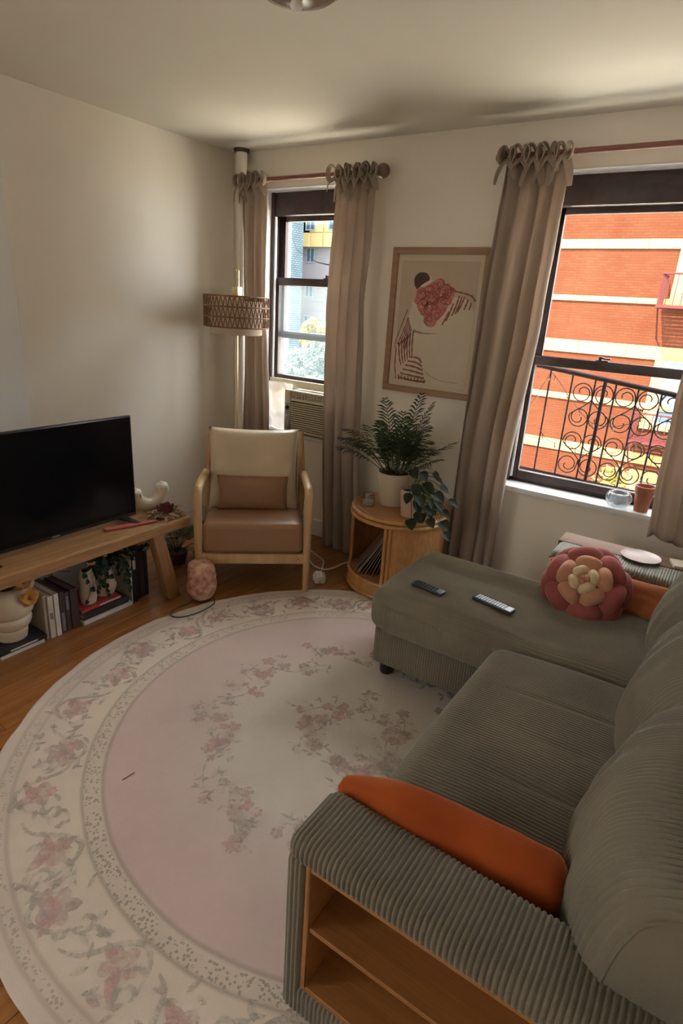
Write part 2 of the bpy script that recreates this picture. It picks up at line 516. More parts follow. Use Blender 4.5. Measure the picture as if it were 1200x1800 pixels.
def fire_escape(x0, x1, z, ye=1.15):
    y0 = YFac - ye
    mb = MB()
    mb.box(x0, x1, y0, y0 + .04, z, z + .07); mb.box(x0, x1, YFac - .11, YFac - .07, z, z + .07)
    mb.box(x0, x0 + .05, y0 + .04, YFac - .07, z, z + .07); mb.box(x1 - .05, x1, y0 + .04, YFac - .07, z, z + .07)
    r = mb.build('fire_escape', M['escape_iron'], bb)
    r['label'] = 'faded red iron fire escape balcony'
    n = 12
    for i in range(n):
        y = y0 + .08 + (ye - .22) * i / (n - 1)
        MB().box(x0 + .05, x1 - .05, y - .018, y + .018, z + .02, z + .05).build('slat', M['escape_iron'], r)
    hz = .78
    mb = MB()
    mb.tube([(x0 + .02, YFac - .09, z + hz), (x0 + .02, y0 + .02, z + hz), (x1 - .02, y0 + .02, z + hz), (x1 - .02, YFac - .09, z + hz)], .024, 6)
    mb.build('top_rail', M['escape_iron'], r)
    k = int((x1 - x0) / .17)
    for i in range(k + 1):
        x = x0 + .02 + (x1 - x0 - .04) * i / k
        MB().tube([(x, y0 + .02, z), (x, y0 + .02, z + hz)], .011, 5).build('baluster', M['escape_iron'], r)
    for i in range(1, 7):
        y = y0 + .02 + (ye - .12) * i / 6
        MB().tube([(x0 + .02, y, z), (x0 + .02, y, z + hz)], .011, 5).build('baluster', M['escape_iron'], r)
    for x in (x0 + .05, x1 - .05):
        MB().tube([(x, YFac + .0, z - .75), (x, y0 + .06, z + .0)], .022, 5).build('bracket', M['escape_iron'], r)
fire_escape(-2.15, .25, 2.0)
fire_escape(-2.15, .25, -1.35)

# unseen sunlit roof added below the sight lines to bounce sun onto the ceiling
lr = thing('low_roof', 'sunlit silver-painted flat roof just below the windows', 'roof', (-2, 6.5, -11))
M['silver_roof'] = mat('silver_roof_paint', (.60, .57, .50), .8, var=.06, vscale=.6)
MB().box(-9, 5, 3.7, 9.3, -11, -1.5).build('roof_deck', M['silver_roof'], lr)

# pale apartment block far left, seen through the narrow window
YP = 45.0
pb = thing('apartment_block', 'pale grey apartment block with yellow cladding seen through the narrow window', 'building', (-33, YP, -11))
MB().box(-47, -18, YP, YP + 8, -11, 6.35).build('wall', M['pale_render'], pb)
MB().box(-47, -18, YP - .35, YP + 8, 6.352, 16).build('upper_wall', M['yellow_panel'], pb)
for i, x in enumerate((-38.5, -36.1, -34.7, -32.4, -29.9, -27.4)):
    MB().box(x + .02, x + 2.2, YP - (.55 if i % 2 else .46), YP - .352, 6.2, 7.3).build('cladding_panel', M['yellow_panel'], pb, bevel=.02, seg=1)
    MB().box(x + .02, x + 2.2, YP - .46, YP - .352, 7.34, 8.5).build('cladding_panel', M['yellow_panel'], pb, bevel=.02, seg=1)
def pale_window(x0, x1, z0, z1, y):
    mb = MB(); t = .09
    mb.box(x0, x0 + t, y - .06, y - .001, z0, z1); mb.box(x1 - t, x1, y - .06, y - .001, z0, z1)
    for z in (z0, z1 - t): mb.box(x0 + t, x1 - t, y - .06, y - .001, z, z + t)
    mb.box((x0 + x1) / 2 - .04, (x0 + x1) / 2 + .04, y - .06, y - .001, z0 + t, z1 - t)
    f = mb.build('window', M['far_frame'], pb)
    for a, b in ((x0 + t, (x0 + x1) / 2 - .04), ((x0 + x1) / 2 + .04, x1 - t)):
        MB().box(a, b, y - .02, y - .002, z0 + t, z1 - t).build('pane', M['far_glass'], f)
for x in (-34.55, -30.6, -27.2):
    for z in (4.95, 2.05, -.75): pale_window(x, x + .95, z, z + 1.25, YP)
for x in (-34.35, -31.9, -29.4): pale_window(x, x + 1.0, 7.5, 9.2, YP - .46)
pier = thing('brick_pier', 'bluish white brick building edge beside the pale apartment block', 'building', (-37, 40, -11))
MB().box(-42, -31.85, 39.5, 41, -11, 12).build('wall', M['far_brick'], pier)

# trees
def tree(name, label, c, rad, n, leaf, m, trunk_z=-11):
    r = thing(name, label, 'tree', (c[0], c[1], trunk_z))
    mb = MB()
    mb.tube([(c[0], c[1], trunk_z), (c[0] + .1, c[1], (trunk_z + c[2]) / 2), (c[0], c[1], c[2] - rad[2] * .3)], [.2, .15, .08], 8)
    rnd = random.Random(n)
    for k in range(7):
        a = rnd.uniform(0, 6.28)
        mb.tube([(c[0], c[1], c[2] - rad[2] * .7), (c[0] + rad[0] * .6 * cos(a), c[1] + rad[1] * .6 * sin(a), c[2] + rad[2] * rnd.uniform(-.1, .5))], [.06, .02], 5)
    mb.build('trunk', M['bark'], r, smooth=40)
    mb = MB()
    clumps = []
    for k in range(26):
        a, z = rnd.uniform(0, 6.28), rnd.uniform(-1, 1)
        q = sqrt(max(0, 1 - z * z)) * rnd.uniform(.45, .95)
        clumps.append((c[0] + rad[0] * q * cos(a), c[1] + rad[1] * q * sin(a), c[2] + rad[2] * z * .9, rnd.uniform(.22, .4)))
    for k in range(n):
        cx, cy, cz, cr = rnd.choice(clumps)
        d = Vector((rnd.gauss(0, 1), rnd.gauss(0, 1), rnd.gauss(0, 1))).normalized() * rnd.uniform(.3, 1) * cr * max(rad) * .9
        p = Vector((cx, cy, cz)) + d
        a = Vector((rnd.gauss(0, 1), rnd.gauss(0, 1), rnd.gauss(0, 1))).normalized()
        b = a.orthogonal().normalized()
        s = leaf * rnd.uniform(.6, 1.2)
        mb.add([p - a * s, p + b * s * .45, p + a * s, p - b * s * .45], [(0, 1, 2, 3)])
    o = mb.build('foliage', m, r); o['kind'] = 'stuff'
    return r
tree('tree', 'sunlit yellow-green tree crown in front of the pale apartment block', (-21.6, 29.5, -.35), (1.15, 1.0, 1.0), 3600, .13, M['leaf_yellow'])
tree('tree', 'grey-green leafy tree low behind the dusty pane of the narrow window', (-14.9, 20.0, -2.3), (2.6, 1.8, 2.2), 14000, .10, M['leaf_grey'])
tree('tree', 'yellow-green tree low beside the brick building behind the window grille', (-1.9, 14.6, -2.75), (.62, .6, 1.1), 2600, .09, M['leaf_yellow'])
# cable strung from the far building to the wall beside the narrow window
P_ = catmull([(-31.86, 39.49, 6.9), (-28.0, 35.0, 5.55), (-22.5, 28.5, 4.35), (-15.165, 20.0, 3.30), (-8.2, 11.0, 2.45), (-2.35, 3.52, 1.83)], 6)
M['cable'] = mat('matt_black_cable', (.004, .004, .004), 1.0, spec=0)
MB().tube(P_, .008, 5).build('cable', M['cable'], pier)
# ------------------------------------------------------------------ corduroy sofa
def cord_mat(name, c, c2):
    m = mat(name, c, .58, col2=c2, vscale=4.5, bump=.3, bscale=420, sheen=.7, spec=.3)
    m.node_tree.nodes['Principled BSDF'].inputs['Sheen Tint'].default_value = (.60, .76, .76, 1)
    m.node_tree.nodes['Principled BSDF'].inputs['Sheen Roughness'].default_value = .36
    return m
M['cord'] = cord_mat('olive_grey_corduroy', (.215, .187, .133), (.158, .137, .098))
M['shelf_wood'] = wood('honey_birch_veneer', (.36, .16, .048), (.29, .125, .036), 'x', rough=.45)
M['leg_dark'] = mat('dark_stained_wood', (.02, .014, .011), .4, var=.2)
PITCH = .0110

def rib(a, wave=False):
    if wave: return (.5 + .5 * cos(2 * pi * a / PITCH)) ** .8
    return abs(cos(pi * a / PITCH)) ** .85

def rrect(w, h, r, n):
    """closed rounded-rectangle loop around (0,0): points and outward normals, n points per quarter corner and sides scaled"""
    P = []
    hw, hh = w / 2, h / 2
    def side(p, q, nn, nor):
        for i in range(nn):
            t = i / nn
            P.append((p[0] + (q[0] - p[0]) * t, p[1] + (q[1] - p[1]) * t, nor[0], nor[1]))
    def corner(cx, cy, a0):
        for i in range(n):
            a = a0 + pi / 2 * i / n
            P.append((cx + r * cos(a), cy + r * sin(a), cos(a), sin(a)))
    nw = max(2, int(w / .03)); nh = max(2, int(h / .03))
    side((hw, -hh + r), (hw, hh - r), nh, (1, 0)); corner(hw - r, hh - r, 0)
    side((hw - r, hh), (-hw + r, hh), nw, (0, 1)); corner(-hw + r, hh - r, pi / 2)
    side((-hw, hh - r), (-hw, -hh + r), nh, (-1, 0)); corner(-hw + r, -hh + r, pi)
    side((-hw + r, -hh), (hw - r, -hh), nw, (0, -1)); corner(hw - r, -hh + r, 3 * pi / 2)
    return P

def ribbed(axis, lo, hi, u0, u1, z0, z1, r, rend, amp=.0052, deform=None, n=6, sub=6, caps=True, wave=False):
    """upholstered body lofted along an axis; the ribs are stacked along that axis"""
    mb = MB()
    cu, cz = (u0 + u1) / 2, (z0 + z1) / 2
    L = rrect(u1 - u0, z1 - z0, r, n)
    st = []
    k = max(8, int((hi - lo) / PITCH * sub))
    for i in range(k + 1): st.append(lo + (hi - lo) * i / k)
    # denser stations at the rounded ends
    loops = []
    for a in st:
        d = min(a - lo, hi - a)
        ins = rend - sqrt(max(0, rend * rend - (rend - min(d, rend)) ** 2)) if rend > 0 else 0
        fade = sstep(0, .004, d)
        loops.append([(cu + p[0] + p[2] * (amp * rib(a, wave) * fade - ins), a, cz + p[1] + p[3] * (amp * rib(a, wave) * fade - ins), p) for p in L])
    def P3(u, a, z):
        v = Vector((u, a, z)) if axis == 'y' else Vector((a, u, z))
        return deform(v) if deform else v
    m = len(L)
    vs = [P3(q[0], q[1], q[2]) for lp in loops for q in lp]
    fs = []
    for i in range(len(loops) - 1):
        for j in range(m):
            l = (j + 1) % m
            fs.append((i * m + j, i * m + l, (i + 1) * m + l, (i + 1) * m + j))
    b = len(vs)
    if caps:
        for li, base in ((0, 0), (len(loops) - 1, (len(loops) - 1) * m)):
            prev = [base + j for j in range(m)]
            for s in (.8, .55, .3):
                cur = []
                for q in loops[li]:
                    cur.append(len(vs)); vs.append(P3(cu + (q[0] - cu) * s, q[1], cz + (q[2] - cz) * s))
                for j in range(m): fs.append((prev[j], prev[(j + 1) % m], cur[(j + 1) % m], cur[j]))
                prev = cur
            vs.append(P3(cu, loops[li][0][1], cz)); c = len(vs) - 1
            for j in range(m): fs.append((prev[j], prev[(j + 1) % m], c))
    return mb.add(vs, fs)

sofa = thing('corduroy_sofa', 'olive-grey ribbed corduroy corner sofa with chaise and open shelf in the arm', 'sofa', (-.2, 1.7, .012))
G = .012      # rug thickness under the sofa

# arm with the shelf, nearest the camera: hollow frame of ribbed pieces
ax0, ax1, ay0, ay1, az = -.535, .34, .700, .862, .602
arm = ribbed('x', ax0, ax1, ay0, ay1, .546, az, .024, .03)
post = ribbed('x', ax0 + .004, -.487, ay0 + .002, ay1 - .002, .10, .56, .02, .012)
low = ribbed('x', ax0 + .004, ax1, ay0 + .002, ay1 - .002, .10, .190, .02, .015)
for o in (post, low): arm.add(o.v, o.f)
arm.box(-.49, ax1, .838, ay1 - .004, .15, .56)
arm_o = arm.build('arm', M['cord'], sofa, smooth=60)
mb = MB()
mb.box(-.487, -.474, .706, .836, .188, .548); mb.box(-.474, ax1, .706, .836, .188, .201)
mb.box(-.474, ax1, .706, .836, .537, .548); mb.box(-.474, ax1, .826, .836, .201, .537)
mb.build('shelf_case', M['shelf_wood'], arm_o, bevel=.0012, seg=1)
MB().box(-.474, ax1, .710, .826, .366, .378).build('shelf_board', M['shelf_wood'], arm_o, bevel=.0012, seg=1)

# far arm below the window
ribbed('x', ax0, ax1, 2.600, 2.772, .10, az, .028, .03, sub=5).build('arm', M['cord'], sofa, smooth=60)

# seat base and seat cushion
ribbed('y', .866, 1.955, -.505, .20, .10, .30, .02, .01, sub=4).build('seat_base', M['cord'], sofa, smooth=60)
def seat_def(v):
    x, y, z = v
    if z > .33:
        t = (y - .87) / 1.05
        crown = .016 * sin(pi * min(1, max(0, t))) - .02 * sstep(-.10, -.52, x) ** 2
        crown -= .013 * exp(-((y - 1.27 - .10 * (x + .2)) / .018) ** 2) * sstep(-.42, -.15, x)
        crown -= .007 * exp(-((y - 1.66 - .06 * (x + .2)) / .014) ** 2) * sstep(-.45, -.25, x)
        crown -= .005 * exp(-((y - 1.46 + .03 * (x + .2)) / .02) ** 2) * sstep(-.4, -.2, x)
        crown += .004 * fnoise(x * 5, y * 5)
        z += crown * sstep(.33, .45, z)
    x -= .012 * sin(pi * (z - .28) / .2) if x < -.3 else 0
    return Vector((x, y, z))
ribbed('y', .868, 1.935, -.515, .10, .285, .462, .05, .05, amp=.0064, deform=seat_def, sub=7, wave=True).build('seat_cushion', M['cord'], sofa, smooth=60)

# chaise
CHX0, CHY0, CHY1 = -1.085, 1.985, 2.560
ribbed('x', CHX0, .20, CHY0 + .02, CHY1 - .01, .095, .285, .02, .02, sub=5).build('chaise_base', M['cord'], sofa, smooth=60)
def chaise_top(x, y):
    t = (y - CHY0) / (CHY1 - CHY0)
    return .008 * sin(pi * min(1, max(0, t))) - .012 * exp(-((x + .42) / .16) ** 2) * exp(-((y - 2.08) / .16) ** 2) + .004 * fnoise(x * 4, y * 4, 3)
def chaise_def(v):
    x, y, z = v
    z += chaise_top(x, y) * sstep(.34, .46, z)
    return Vector((x, y, z))
ribbed('y', CHY0 - .022, CHY1, CHX0 - .012, .12, .283, .462, .048, .05, amp=.0064, deform=chaise_def, sub=7, wave=True).build('chaise_cushion', M['cord'], sofa, smooth=60)
ribbed('x', CHX0 + .06, -.1, CHY0 - .026, CHY0 + .02, .288, .405, .016, .01, amp=.002, sub=5).build('cushion_side_panel', M['cord'], sofa, smooth=60)

# back frame and three loose back cushions
ribbed('y', .705, 2.77, .20, .38, .10, .62, .03, .02, sub=3).build('back_frame', M['cord'], sofa, smooth=60)
def back_cushion(y0, y1, ztop, seed, lean=.12, fat=.0, rend=.06, side=.085):
    yc, hw = (y0 + y1) / 2, (y1 - y0) / 2
    def d(v):
        x, y, z = v
        t = (y - yc) / hw
        bul = (1 - min(1, t * t)) ** .55
        zz = (z - .455) / (ztop - .455)
        zc = max(0., min(1., zz))
        wx = max(0., min(1., (.175 - x) / .23))
        x += wx * (side * (1 - bul) * (1 - .25 * zc) - .02 * sin(pi * zc) * bul - fat * bul)
        z -= .045 * (1 - bul) * sstep(.5, 1, zc)
        x += lean * zc * zc
        w = .008 * fnoise(seed + y * 7, z * 8, x * 4) + .012 * fnoise(seed + y * 15, z * 3.0, 2)
        x -= w * bul; z += w * .7 * bul * sstep(.5, 1, zc)
        return Vector((x, y, z))
    mb = ribbed('y', y0, y1, -.055, .175, .458, ztop, .085, rend, amp=.0066, deform=d, n=10, sub=7, wave=True)
    if rend < .04:      # piped seam round the boxed end
        L = rrect(.23, ztop - .458, .085, 8)
        mb2 = MB().tube([d(Vector((.06 + p[0] - p[2] * .012, y0 + .004, (.458 + ztop) / 2 + p[1] - p[3] * .012))) for p in L], .0045, 6, closed=True)
        return mb, mb2
    return mb
bc, seam = back_cushion(.785, 1.385, .850, 1.0, lean=.07, rend=.022, side=.10)
bc = bc.build('back_cushion', M['cord'], sofa, smooth=60)
seam.build('piping', M['cord'], bc, smooth=60)
back_cushion(1.375, 1.955, .865, 5.0).build('back_cushion', M['cord'], sofa, smooth=60)
back_cushion(1.96, 2.575, .86, 9.0, lean=.14).build('back_cushion', M['cord'], sofa, smooth=60)

# short legs
for x, y in ((-1.045, 2.085), (-1.045, 2.50), (-.47, .78), (-.47, 1.9), (-.47, 2.69), (.3, .78), (.3, 2.69)):
    MB().lathe([(0, 0), (.030, 0), (.037, .10), (0, .10)], 16, (x, y, G - .0 if x < -.2 else 0)).build('leg', M['leg_dark'], sofa, smooth=40)
# pull straps hanging out below the seat front
M['strap'] = mat('grey_beige_webbing', (.30, .27, .22), .9, bump=.2, bscale=300)
for y, a in ((1.93, .1), (1.555, -.12)):
    for dy in (0, .020):
        pts = catmull([(-.50, y + dy, .115), (-.55, y + dy, .06), (-.60, y + dy - .01 * a, .024), (-.68, y + dy + .1 * a, .021), (-.735, y + dy + .25 * a, .022)], 5)
        MB().tube(pts, .010, 6, flat=.25).build('strap', M['strap'], sofa, smooth=50)

# ------------------------------------------------------------------ cushions on the sofa
def pillow_mb(w, h, t, corner=.35, nu=28, nv=20, sag=0.0, seed=0.0, wrinkle=.004, pinch=.06):
    """pillow lying in x (w) / z (h), thickness t along y, centred on the origin"""
    mb = MB()
    def P(u, v, s):
        a, b = u * 2 - 1, v * 2 - 1
        # pulled-in edges with pointed corners
        x = w / 2 * a * (1 - pinch * (1 - a * a) * 0 - pinch * (1 - b * b) * -0.0 - pinch * (1 - abs(b) ** 2) * abs(a) ** 3)
        z = h / 2 * b * (1 - pinch * (1 - abs(a) ** 2) * abs(b) ** 3)
        q = max(0, (1 - abs(a) ** 2.6)) ** .5 * max(0, (1 - abs(b) ** 2.6)) ** .5
        y = s * t / 2 * q
        y += wrinkle * q * fnoise(seed + a * 3, b * 3, s)
        z -= sag * (1 - b) * .0
        return Vector((x, y, z))
    mb.grid(lambda u, v: P(u, v, -1), nu, nv)
    mb.grid(lambda u, v: P(u, v, 1), nu, nv, flip=True)
    return mb
def place(mb, loc, R):
    Mx = Matrix.Translation(loc) @ R.to_4x4()
    mb.v = [tuple(Mx @ Vector(v)) for v in mb.v]
    return mb
def velvet(name, c, c2, tint):
    m = mat(name, c, .8, col2=c2, vscale=7, bump=.12, bscale=120, sheen=.6, spec=.1)
    m.node_tree.nodes['Principled BSDF'].inputs['Sheen Tint'].default_value = (*tint, 1)
    return m
M['orange_velvet'] = velvet('burnt_orange_velvet', (.40, .085, .018), (.31, .058, .012), (1, .5, .25))
M['rust_linen'] = velvet('rust_linen', (.36, .115, .045), (.30, .09, .035), (1, .6, .4))
def spindle(p0, p1, ry, rz, seed):
    mb = MB(); p0, p1 = Vector(p0), Vector(p1)
    ax = (p1 - p0).normalized(); side = Vector((0, 0, 1)).cross(ax).normalized(); up = ax.cross(side)
    def fn(u, v):
        s = v
        q = sstep(-.12, .42, s) ** .55 * min(1, max(0, (s / .02))) ** .5 * (max(0, 1 - max(0, (s - .90) / .10) ** 2.2)) ** .5
        a = 2 * pi * u
        ex = lambda t: math.copysign(abs(t) ** .8, t)
        w = 1 + .05 * fnoise(seed + cos(a) * 1.5, sin(a) * 1.5, s * 6)
        return p0 + (p1 - p0) * s + (side * ex(cos(a)) * ry + up * ex(sin(a)) * rz) * q * w
    mb.grid(fn, 28, 40, cu=True)
    return mb
mb = spindle((-.540, .893, .572), (-.040, .950, .540), .056, .084, 4)
o = solo(mb, 'velvet_cushion', M['orange_velvet'], 'burnt-orange velvet cushion squeezed along the inside of the near sofa arm', 'cushion', smooth=180)
mb = place(pillow_mb(.52, .16, .085, seed=8), (-.270, 2.515, .528), Euler((radians(-42), 0, 0), 'XYZ').to_matrix())
solo(mb, 'lumbar_cushion', M['rust_linen'], 'rust-orange cushion behind the flower-shaped pillow at the far sofa arm', 'cushion', smooth=180)

# flower-shaped pillow, every petal a stuffed piece
M['rose'] = velvet('rose_cotton', (.31, .085, .075), (.26, .07, .062), (1, .6, .6))
M['rose2'] = velvet('deep_rose_cotton', (.27, .068, .06), (.225, .055, .05), (1, .6, .6))
M['peach'] = velvet('peach_cotton', (.50, .245, .155), (.44, .21, .13), (1, .8, .7))
M['cream_cotton'] = velvet('cream_cotton', (.66, .50, .33), (.60, .45, .29), (1, .9, .8))
FLC = Vector((-.335, 2.395, .580))
fr = Matrix.Rotation(radians(-38), 3, 'X')       # lies on its back, tipped up towards the room
fl = thing('flower_pillow', 'rose and peach flower-shaped pillow made of stuffed petals on the chaise', 'cushion', (FLC.x, FLC.y, .46))
def petal(ang, rad, out, lw, lt, h, m, name='petal', tilt=0.0):
    """one stuffed petal at angle ang on a ring, lw wide along the ring, out deep, in the flower's own plane (x, z), facing -y"""
    c = Vector((cos(ang) * rad, -h, sin(ang) * rad))
    tang = Vector((-sin(ang), 0, cos(ang))); radv = Vector((cos(ang), 0, sin(ang))); nor = Vector((0, -1, 0))
    radv2 = (radv * cos(tilt) + nor * sin(tilt)); nor2 = (nor * cos(tilt) - radv * sin(tilt))
    B = Matrix((tang, radv2, nor2)).transposed()
    mb = MB()
    seed = ang * 3 + rad * 50
    def fn(u, v):
        th = 2 * pi * u; ph = -pi / 2 + pi * v
        ex = lambda q, e: math.copysign(abs(q) ** e, q)
        p = Vector((lw * ex(cos(ph), .8) * ex(cos(th), .85), out * ex(cos(ph), .8) * ex(sin(th), .85), lt * sin(ph)))
        p *= 1 + .07 * fnoise(seed + p.x * 20, p.y * 20, p.z * 20)
        p.z -= .35 * p.x * p.x / max(lw, .001)
        return FLC + fr @ (c + B @ p)
    mb.grid(fn, 20, 12, cu=True)
    mb.build(name, m, fl, smooth=180)
for k in range(6): petal(2 * pi * k / 6 + .25, .132, .050, .085, .036, -.040, M['rose2'], tilt=-.25)
for k in range(6): petal(2 * pi * k / 6 + .78, .114, .046, .078, .036, .0, M['rose'], tilt=0)
for k in range(5): petal(2 * pi * k / 5 + pi / 2 + .05, .074, .034, .056, .030, .034, M['peach'], tilt=.15)
for k in range(4): petal(2 * pi * k / 4 + .55, .037, .022, .036, .024, .056, M['cream_cotton'], tilt=.15)
for k in range(3): petal(2 * pi * k / 3 + .3, .014, .013, .019, .016, .066, M['peach'], tilt=.1)
petal(0, 0, .009, .010, .012, .074, M['peach'], 'centre_bud')

# remote controls on the chaise
M['remote'] = mat('dark_grey_remote_plastic', (.030, .030, .034), .45)
M['remote_key'] = mat('pale_remote_keys', (.42, .47, .55), .4)
def remote(label, c, rz, L, W, keys, plate):
    z = .4702 + chaise_top(c[0], c[1])
    r = thing('remote_control', label, 'remote control', (c[0], c[1], z), rz, 'remote controls on the chaise')
    MB().box(-L / 2, L / 2, -W / 2, W / 2, 0, .015).build('case', M['remote'], r, bevel=.004, local=True)
    n, mcols = keys
    for i in range(n):
        for j in range(mcols):
            x = -L / 2 + .014 + i * (L * .74) / n; y = -W / 2 + .009 + j * (W - .018) / max(1, mcols - 1)
            MB().box(x, x + L * .74 / n * .62, y - .0038, y + .0038, .015, .0168).build('button', M['remote_key'] if plate else M['black'], r, local=True)
    if plate: MB().box(L / 2 - .028, L / 2 - .004, -W / 2 + .004, W / 2 - .004, .015, .0162).build('label_plate', M['remote_key'], r, local=True)
remote('plain dark remote control near the outer end of the chaise', (-.895, 2.105), radians(-7), .150, .042, (7, 3), False)
remote('black remote control with rows of pale keys in the middle of the chaise', (-.622, 2.150), radians(-11), .178, .046, (11, 4), True)

# wooden board, plate and paper behind the far arm
M['board'] = wood('brown_board', (.15, .075, .035), (.11, .055, .026), 'x', rough=.75)
tr = thing('console_table', 'low brown wooden shelf table between the far sofa arm and the window wall', 'table', (-.15, 2.93, 0))
MB().box(-.545, .34, 2.785, 2.925, .565, .597).build('top', M['board'], tr, bevel=.004)
for x in (-.50, .28):
    for y in (2.79, 2.885): MB().box(x, x + .035, y, y + .035, 0, .565).build('leg', M['board'], tr, bevel=.003)
M['plate'] = mat('pale_pink_plate', (.50, .40, .36), .35)
mb = MB().lathe([(0, .002), (.055, .002), (.082, .012), (.084, .013), (.083, .0105), (.056, 0), (0, 0)], 32, (-.185, 2.775, .6085))
solo(mb, 'plate', M['plate'], 'pale pinkish round plate at the edge of the low table behind the sofa', 'plate', smooth=40)
M['paper'] = mat('cream_paper', (.62, .55, .42), .8)
mb = MB().box(-.06, .06, -.045, .045, 0, .012, Matrix.Translation((-.005, 2.85, .597)) @ Matrix.Rotation(.3, 4, 'Z'))
solo(mb, 'paper_pad', M['paper'], 'cream paper pad on the low table behind the sofa', 'notepad', bevel=.001, seg=1)
# ------------------------------------------------------------------ rug
RC = (-.990, 1.60); RR = 1.228; OFF = (.060, .028)
def rug_mat():
    m = bpy.data.materials.new('faded_floral_wool'); m.use_nodes = True
    N, L = nodes_of(m); p = N['Principled BSDF']; p.inputs['Roughness'].default_value = .95; p.inputs['Specular IOR Level'].default_value = .1
    p.inputs['Sheen Weight'].default_value = .15
    tc = N.new('ShaderNodeTexCoord'); ln = N.new('ShaderNodeVectorMath'); ln.operation = 'LENGTH'
    fl = N.new('ShaderNodeVectorMath'); fl.operation = 'MULTIPLY'; fl.inputs[1].default_value = (1, 1, 0)
    L.new(tc.outputs['Object'], fl.inputs[0]);     # the woven rings sit a little off the cut edge's centre
    l0 = N.new('ShaderNodeVectorMath'); l0.operation = 'LENGTH'; L.new(fl.outputs[0], l0.inputs[0])
    sh = N.new('ShaderNodeMapRange'); sh.inputs[1].default_value = RR; sh.inputs[2].default_value = RR * .77; sh.inputs[3].default_value = 0; sh.inputs[4].default_value = 1
    L.new(l0.outputs['Value'], sh.inputs[0])
    sc_ = N.new('ShaderNodeVectorMath'); sc_.operation = 'SCALE'; sc_.inputs[0].default_value = (*OFF, 0); L.new(sh.outputs[0], sc_.inputs['Scale'])
    sb = N.new('ShaderNodeVectorMath'); sb.operation = 'SUBTRACT'; L.new(fl.outputs[0], sb.inputs[0]); L.new(sc_.outputs[0], sb.inputs[1])
    L.new(sb.outputs[0], ln.inputs[0])
    def noise(s, d=5, rough=.55):
        n = N.new('ShaderNodeTexNoise'); n.inputs['Scale'].default_value = s; n.inputs['Detail'].default_value = d; n.inputs['Roughness'].default_value = rough
        L.new(tc.outputs['Object'], n.inputs['Vector']); return n.outputs['Fac']
    def math_(op, a, b=None, clamp=False):
        n = N.new('ShaderNodeMath'); n.operation = op; n.use_clamp = clamp
        for i, q in enumerate((a, b)):
            if q is None: continue
            if isinstance(q, (int, float)): n.inputs[i].default_value = q
            else: L.new(q, n.inputs[i])
        return n.outputs[0]
    # radius over rug radius, slightly wobbled like hand-made pile
    r = math_('ADD', math_('DIVIDE', ln.outputs['Value'], RR), math_('MULTIPLY', math_('SUBTRACT', noise(3), .5), .010))
    rp = N.new('ShaderNodeValToRGB'); cr = rp.color_ramp
    stops = [(0, (0.564, 0.505, 0.442)), (.36, (0.584, 0.524, 0.461)), (.50, (.570, .462, .420)), (.60, (.570, .440, .405)), (.735, (.585, .455, .412)), (.745, (0.402, 0.324, 0.273)),
             (.752, (0.624, 0.533, 0.451)), (.790, (0.604, 0.514, 0.432)), (.797, (0.422, 0.343, 0.282)), (.804, (0.665, 0.571, 0.479)), (.90, (0.665, 0.571, 0.489)), (.935, (0.643, 0.552, 0.470)),
             (.940, (0.442, 0.362, 0.310)), (.947, (0.634, 0.533, 0.461)), (.965, (0.614, 0.524, 0.451)), (.970, (0.473, 0.390, 0.338)), (.977, (0.643, 0.552, 0.479)), (1, (0.624, 0.542, 0.489))]
    while len(cr.elements) < len(stops): cr.elements.new(.5)
    for e, (q, c) in zip(cr.elements, stops): e.position = q; e.color = (*c, 1)
    L.new(r, rp.inputs['Fac'])
    # flecks in the two narrow bands
    vo = N.new('ShaderNodeTexVoronoi'); vo.inputs['Scale'].default_value = 92; L.new(tc.outputs['Object'], vo.inputs['Vector'])
    def band(a, b):
        return math_('MULTIPLY', math_('GREATER_THAN', r, a), math_('LESS_THAN', r, b))
    spots = math_('LESS_THAN', vo.outputs['Distance'], .42)
    keep = math_('GREATER_THAN', noise(22), .45)
    fac = math_('MULTIPLY', math_('MULTIPLY', spots, keep), math_('ADD', band(.754, .794), math_('MULTIPLY', band(.949, .967), .7)))
    mx = N.new('ShaderNodeMix'); mx.data_type = 'RGBA'
    L.new(math_('MULTIPLY', fac, .7), mx.inputs[0]); L.new(rp.outputs['Color'], mx.inputs[6]); mx.inputs[7].default_value = (.27, .23, .18, 1)
    # uneven fading
    m2 = N.new('ShaderNodeMix'); m2.data_type = 'RGBA'; m2.blend_type = 'MULTIPLY'; m2.inputs[0].default_value = 1
    ramp = N.new('ShaderNodeMapRange'); ramp.inputs[1].default_value = .3; ramp.inputs[2].default_value = .7; ramp.inputs[3].default_value = .90; ramp.inputs[4].default_value = 1.06
    L.new(noise(2.6, 10, .7), ramp.inputs[0])
    L.new(mx.outputs[2], m2.inputs[6]); L.new(ramp.outputs[0], m2.inputs[7])
    L.new(m2.outputs[2], p.inputs['Base Color'])
    bp = N.new('ShaderNodeBump'); bp.inputs['Strength'].default_value = .35; bp.inputs['Distance'].default_value = .004
    L.new(noise(260, 2), bp.inputs['Height']); L.new(bp.outputs['Normal'], p.inputs['Normal'])
    return m
